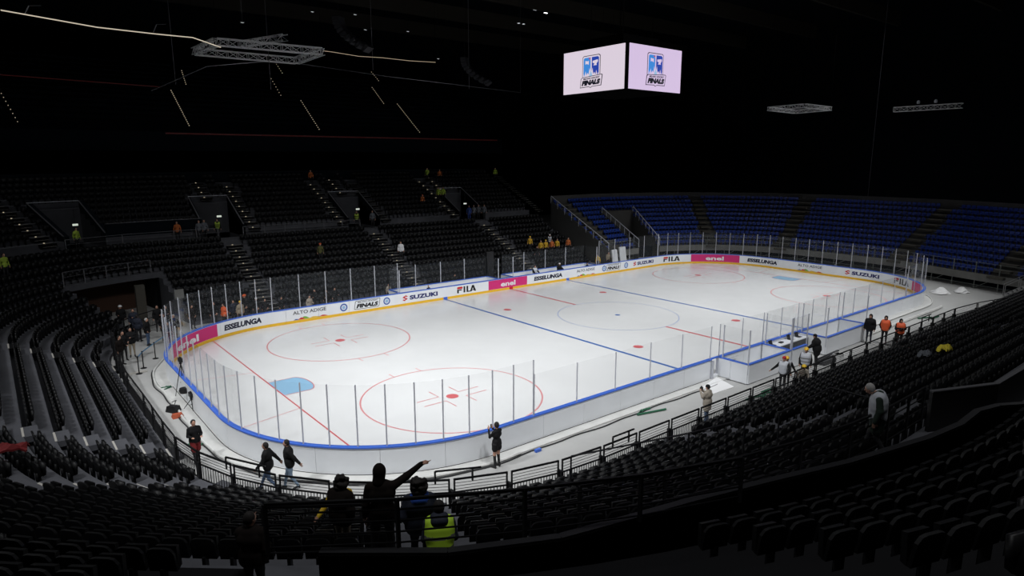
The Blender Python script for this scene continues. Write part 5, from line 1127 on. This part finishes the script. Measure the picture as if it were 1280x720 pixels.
for lab, x, off, top, kw in (('worker with a dark hi-vis vest in the left far exit', -21.0, 11.0, 'jacket_k', dict(vest=('hivisd', 'jacket_k'))), ('worker in orange red left of the left far exit', -24.3, 10.7, 'orange2', {}), ('pair member in grey on the walkway left of the left far exit', -22.6, 10.6, 'greyc', {}), ('second grey person on the walkway left of the left far exit', -22.1, 10.9, 'greyc', {}),
        ('person with hi-vis vest in the middle far exit', -7.6, 11.3, 'jacket_k', dict(vest=('hivisd', 'jacket_k'))), ('person in grey standing in the middle far exit', -6.0, 11.0, 'greyc', {}), ('person in blue clothes in the right far exit', 5.9, 10.8, 'bluecloth', dict(bottom='bluecloth')), ('person in dark grey right of the blue one in the right far exit', 6.7, 11.0, 'greyc', {}), ('person with pale scarf in the right far exit', 7.5, 11.2, 'greyc', {}), ('person at the right wall of the right far exit', 8.1, 10.9, 'greyc', {})):
    in_stand(lab, x, off, 1.75, top, **kw)
def corner_p(lab, deg, off, z, top, **kw): p = RN.at(RN.qdeg(deg), off)[0]; person(lab, p.x, p.y, z, -60, 1.75, ('down', 'down'), 'stand', top, 'trouser_k', vox=.035, **kw)
corner_p('person in hi-vis yellow in the far left exit', 69.3, 11.3, 4.83, 'hivisd'); corner_p('person in hi-vis jacket at the left edge of the picture', 44, 8.4, ZL(9), 'hivisd')

# ================================================================ SMALL THINGS
# belt barriers
ST = [(-31.17, 7.44), (-30.78, 8.42), (-29.86, 10.05)]
for i, (x, y) in enumerate(ST):
    t = empty('belt_post', (x, y, -.06), 0, ['black belt barrier post nearest the fence', 'black belt barrier post in the middle', 'black belt barrier post nearest the rink glass'][i], 'barrier post', 'belt barrier posts')
    mk('base', MB().lathe([(0, 0), (.17, 0), (.17, .02), (.05, .05), (0, .05)], k=16), 'blk', t); mk('pole', MB().lathe([(.03, .04), (.03, .95), (.045, .95), (.045, 1.02), (0, 1.03)], k=10), 'blk', t)
mb = MB()
for a, b in zip(ST, ST[1:]+[(-28.6, 12.1)]): mb.bar((*a, .90), (*b, .90), .01, .06)
tag(mk('barrier_belt', mb, 'belt'), 'blue belt strung between the black barrier posts', 'belt')
# tripods
def tripod(x, y, lab, cam=True, h=1.45):
    t = empty('camera_tripod', (x, y, -.06), 0, lab, 'tripod')
    for k in range(3):
        a = 2*PI*k/3+.4; l = mk('leg', MB().tube([(0, 0, h), (.22*math.cos(a), .22*math.sin(a), h*.5), (.42*math.cos(a), .42*math.sin(a), .02)], [.022, .02, .014], 6), 'blk', t); 
    mk('spreader', MB().bar((.1, .04, h*.45), (-.1, .05, h*.45), .02).bar((0, -.1, h*.45), (0, .1, h*.45), .02), 'blk', t)
    mk('head', MB().lathe([(0, 0), (.06, 0), (.06, .1), (.03, .12), (0, .12)], (0, 0, h), 10), 'blk', t)
    if cam: mk('video_camera', MB().box(-.08, .08, -.22, .18, h+.12, h+.30).box(-.03, .03, -.1, .1, h+.30, h+.36).box(-.05, .05, .18, .32, h+.16, h+.27), 'blk', t)
    return t
tripod(-30.1, 1.9, 'black camera on a tall tripod beside the curved boards', True, 1.75); tripod(-30.2, -.2, 'low black tripod at the foot of the tall camera tripod', True, .55)
tag(mk('camera_case', MB().lathe([(0, 0), (.2, .03), (.24, .15), (.2, .28), (0, .32)], k=12), 'blk', None, (-30.25, .95, .45)), 'round black monitor hanging between the two tripods', 'monitor')
bg = empty('equipment_bag', (-30.95, .1, -.06), .5, 'black equipment bag on the floor beside the low tripod', 'bag'); mk('bag_body', MB().hexa([(-.2, -.32, 0), (.2, -.32, 0), (.2, .32, 0), (-.2, .32, 0), (-.14, -.27, .32), (.14, -.27, .32), (.15, .26, .28), (-.15, .26, .28)]), 'blk', bg); mk('strap', MB().tube([(-.2, -.3, .4), (0, -.2, .55), (.2, 0, .5), (.2, .3, .36)], .02), 'blk', bg)
tag(mk('orange_bag', MB().hexa([(-.25, -.2, 0), (.25, -.2, 0), (.25, .2, 0), (-.25, .2, 0), (-.2, -.15, .18), (.15, -.15, .2), (.2, .15, .16), (-.2, .15, .17)]), 'orange3', None, (-30.95, -.75, -.06)), 'crumpled orange red bag on the floor below the black equipment bag', 'bag')
# cone / orange cloth by the fence crew
cn = empty('traffic_cone', (-5.3, -17.0, -.06), 0, 'small orange cone on the fence side by the red beanie worker', 'cone'); mk('cone', MB().lathe([(.17, .03), (.03, .7), (0, .7)], k=12), 'hor', cn); mk('base', MB().box(-.2, .2, -.2, .2, 0, .03), 'hor', cn)
# clothes left on seats
def cloth(x, y, z, sx, sy, m, lab, a=0.):
    mb = MB(); n = 7
    for i in range(n):
        for j in range(n): mb.v.append(((i/(n-1)-.5)*sx, (j/(n-1)-.5)*sy, .08*math.sin(i*1.7+j)+.05*rng.random()+(.05 if abs(i-3)+abs(j-3) < 4 else -.05)))
    b = len(mb.v); mb.v += [(p[0], p[1], p[2]-.06) for p in mb.v]
    for i in range(n-1):
        for j in range(n-1):
            q = i*n+j; mb.f.append((q, q+n, q+n+1, q+1)); mb.f.append((b+q, b+q+1, b+q+n+1, b+q+n)); mb.m += [0, 0]
    rim = [i*n for i in range(n)]+[(n-1)*n+j for j in range(1, n)]+[i*n+n-1 for i in range(n-2, -1, -1)]+[j for j in range(n-2, 0, -1)]
    for p, q in zip(rim, rim[1:]+rim[:1]): mb.f.append((p, b+p, b+q, q)); mb.m.append(0)
    o = mk('folded_jacket', mb, m, None, (x, y, z)); o.rotation_euler.z = a; return tag(o, lab, 'jacket')
cloth(-4.86, -23.3, 3.62, .75, .4, 'yellow3', 'yellow jacket left on the near seats at the right'); cloth(-6.2, -23.0, 3.55, .6, .4, 'greyc', 'grey patterned bag or jacket left of the yellow jacket on the seats'); cloth(-37.1, -9.6, 3.4, .95, .4, 'dred', 'red jacket draped over the seats at the left edge', -.3)
tag(mk('white_crate', MB().box(-.25, .25, -.2, .2, 0, .45).box(-.28, .28, -.23, .23, .40, .45), 'paper', None, (1.6, -16.0, -.06)), 'white crate on the floor below the right penalty box', 'crate')
tag(mk('equipment_pile', MB().box(-1.2, .2, -.3, .3, 0, .25).bar((-1.3, 0, .3), (1.4, .15, .35), .06).bar((-1.1, .2, .3), (1.6, .3, .3), .06).box(.3, 1.2, -.25, .2, 0, .18), 'gry', None, (1.2, -15.7, -.06)), 'dark pile of equipment on the floor behind the scorer bench', 'equipment')
for i, (x, w_, lab) in enumerate(((17.0, .9, 'white stacked goal pads behind the far bench end, left'), (18.3, 1.1, 'white stacked goal pads behind the far bench end, right'))):
    t = empty('white_panel_stack', (x, 15.6, -.06), .1, lab, 'panels')
    for k in range(3): o = mk('panel', MB().hexa([(-w_/2, 0, 0), (w_/2, 0, 0), (w_/2, .08, 0), (-w_/2, .08, 0), (-w_/2, .3, 1.9+.2*i), (w_/2, .3, 1.9+.2*i), (w_/2, .38, 1.9+.2*i), (-w_/2, .38, 1.9+.2*i)]), 'board', t, (.1*k, .12*k, 0))
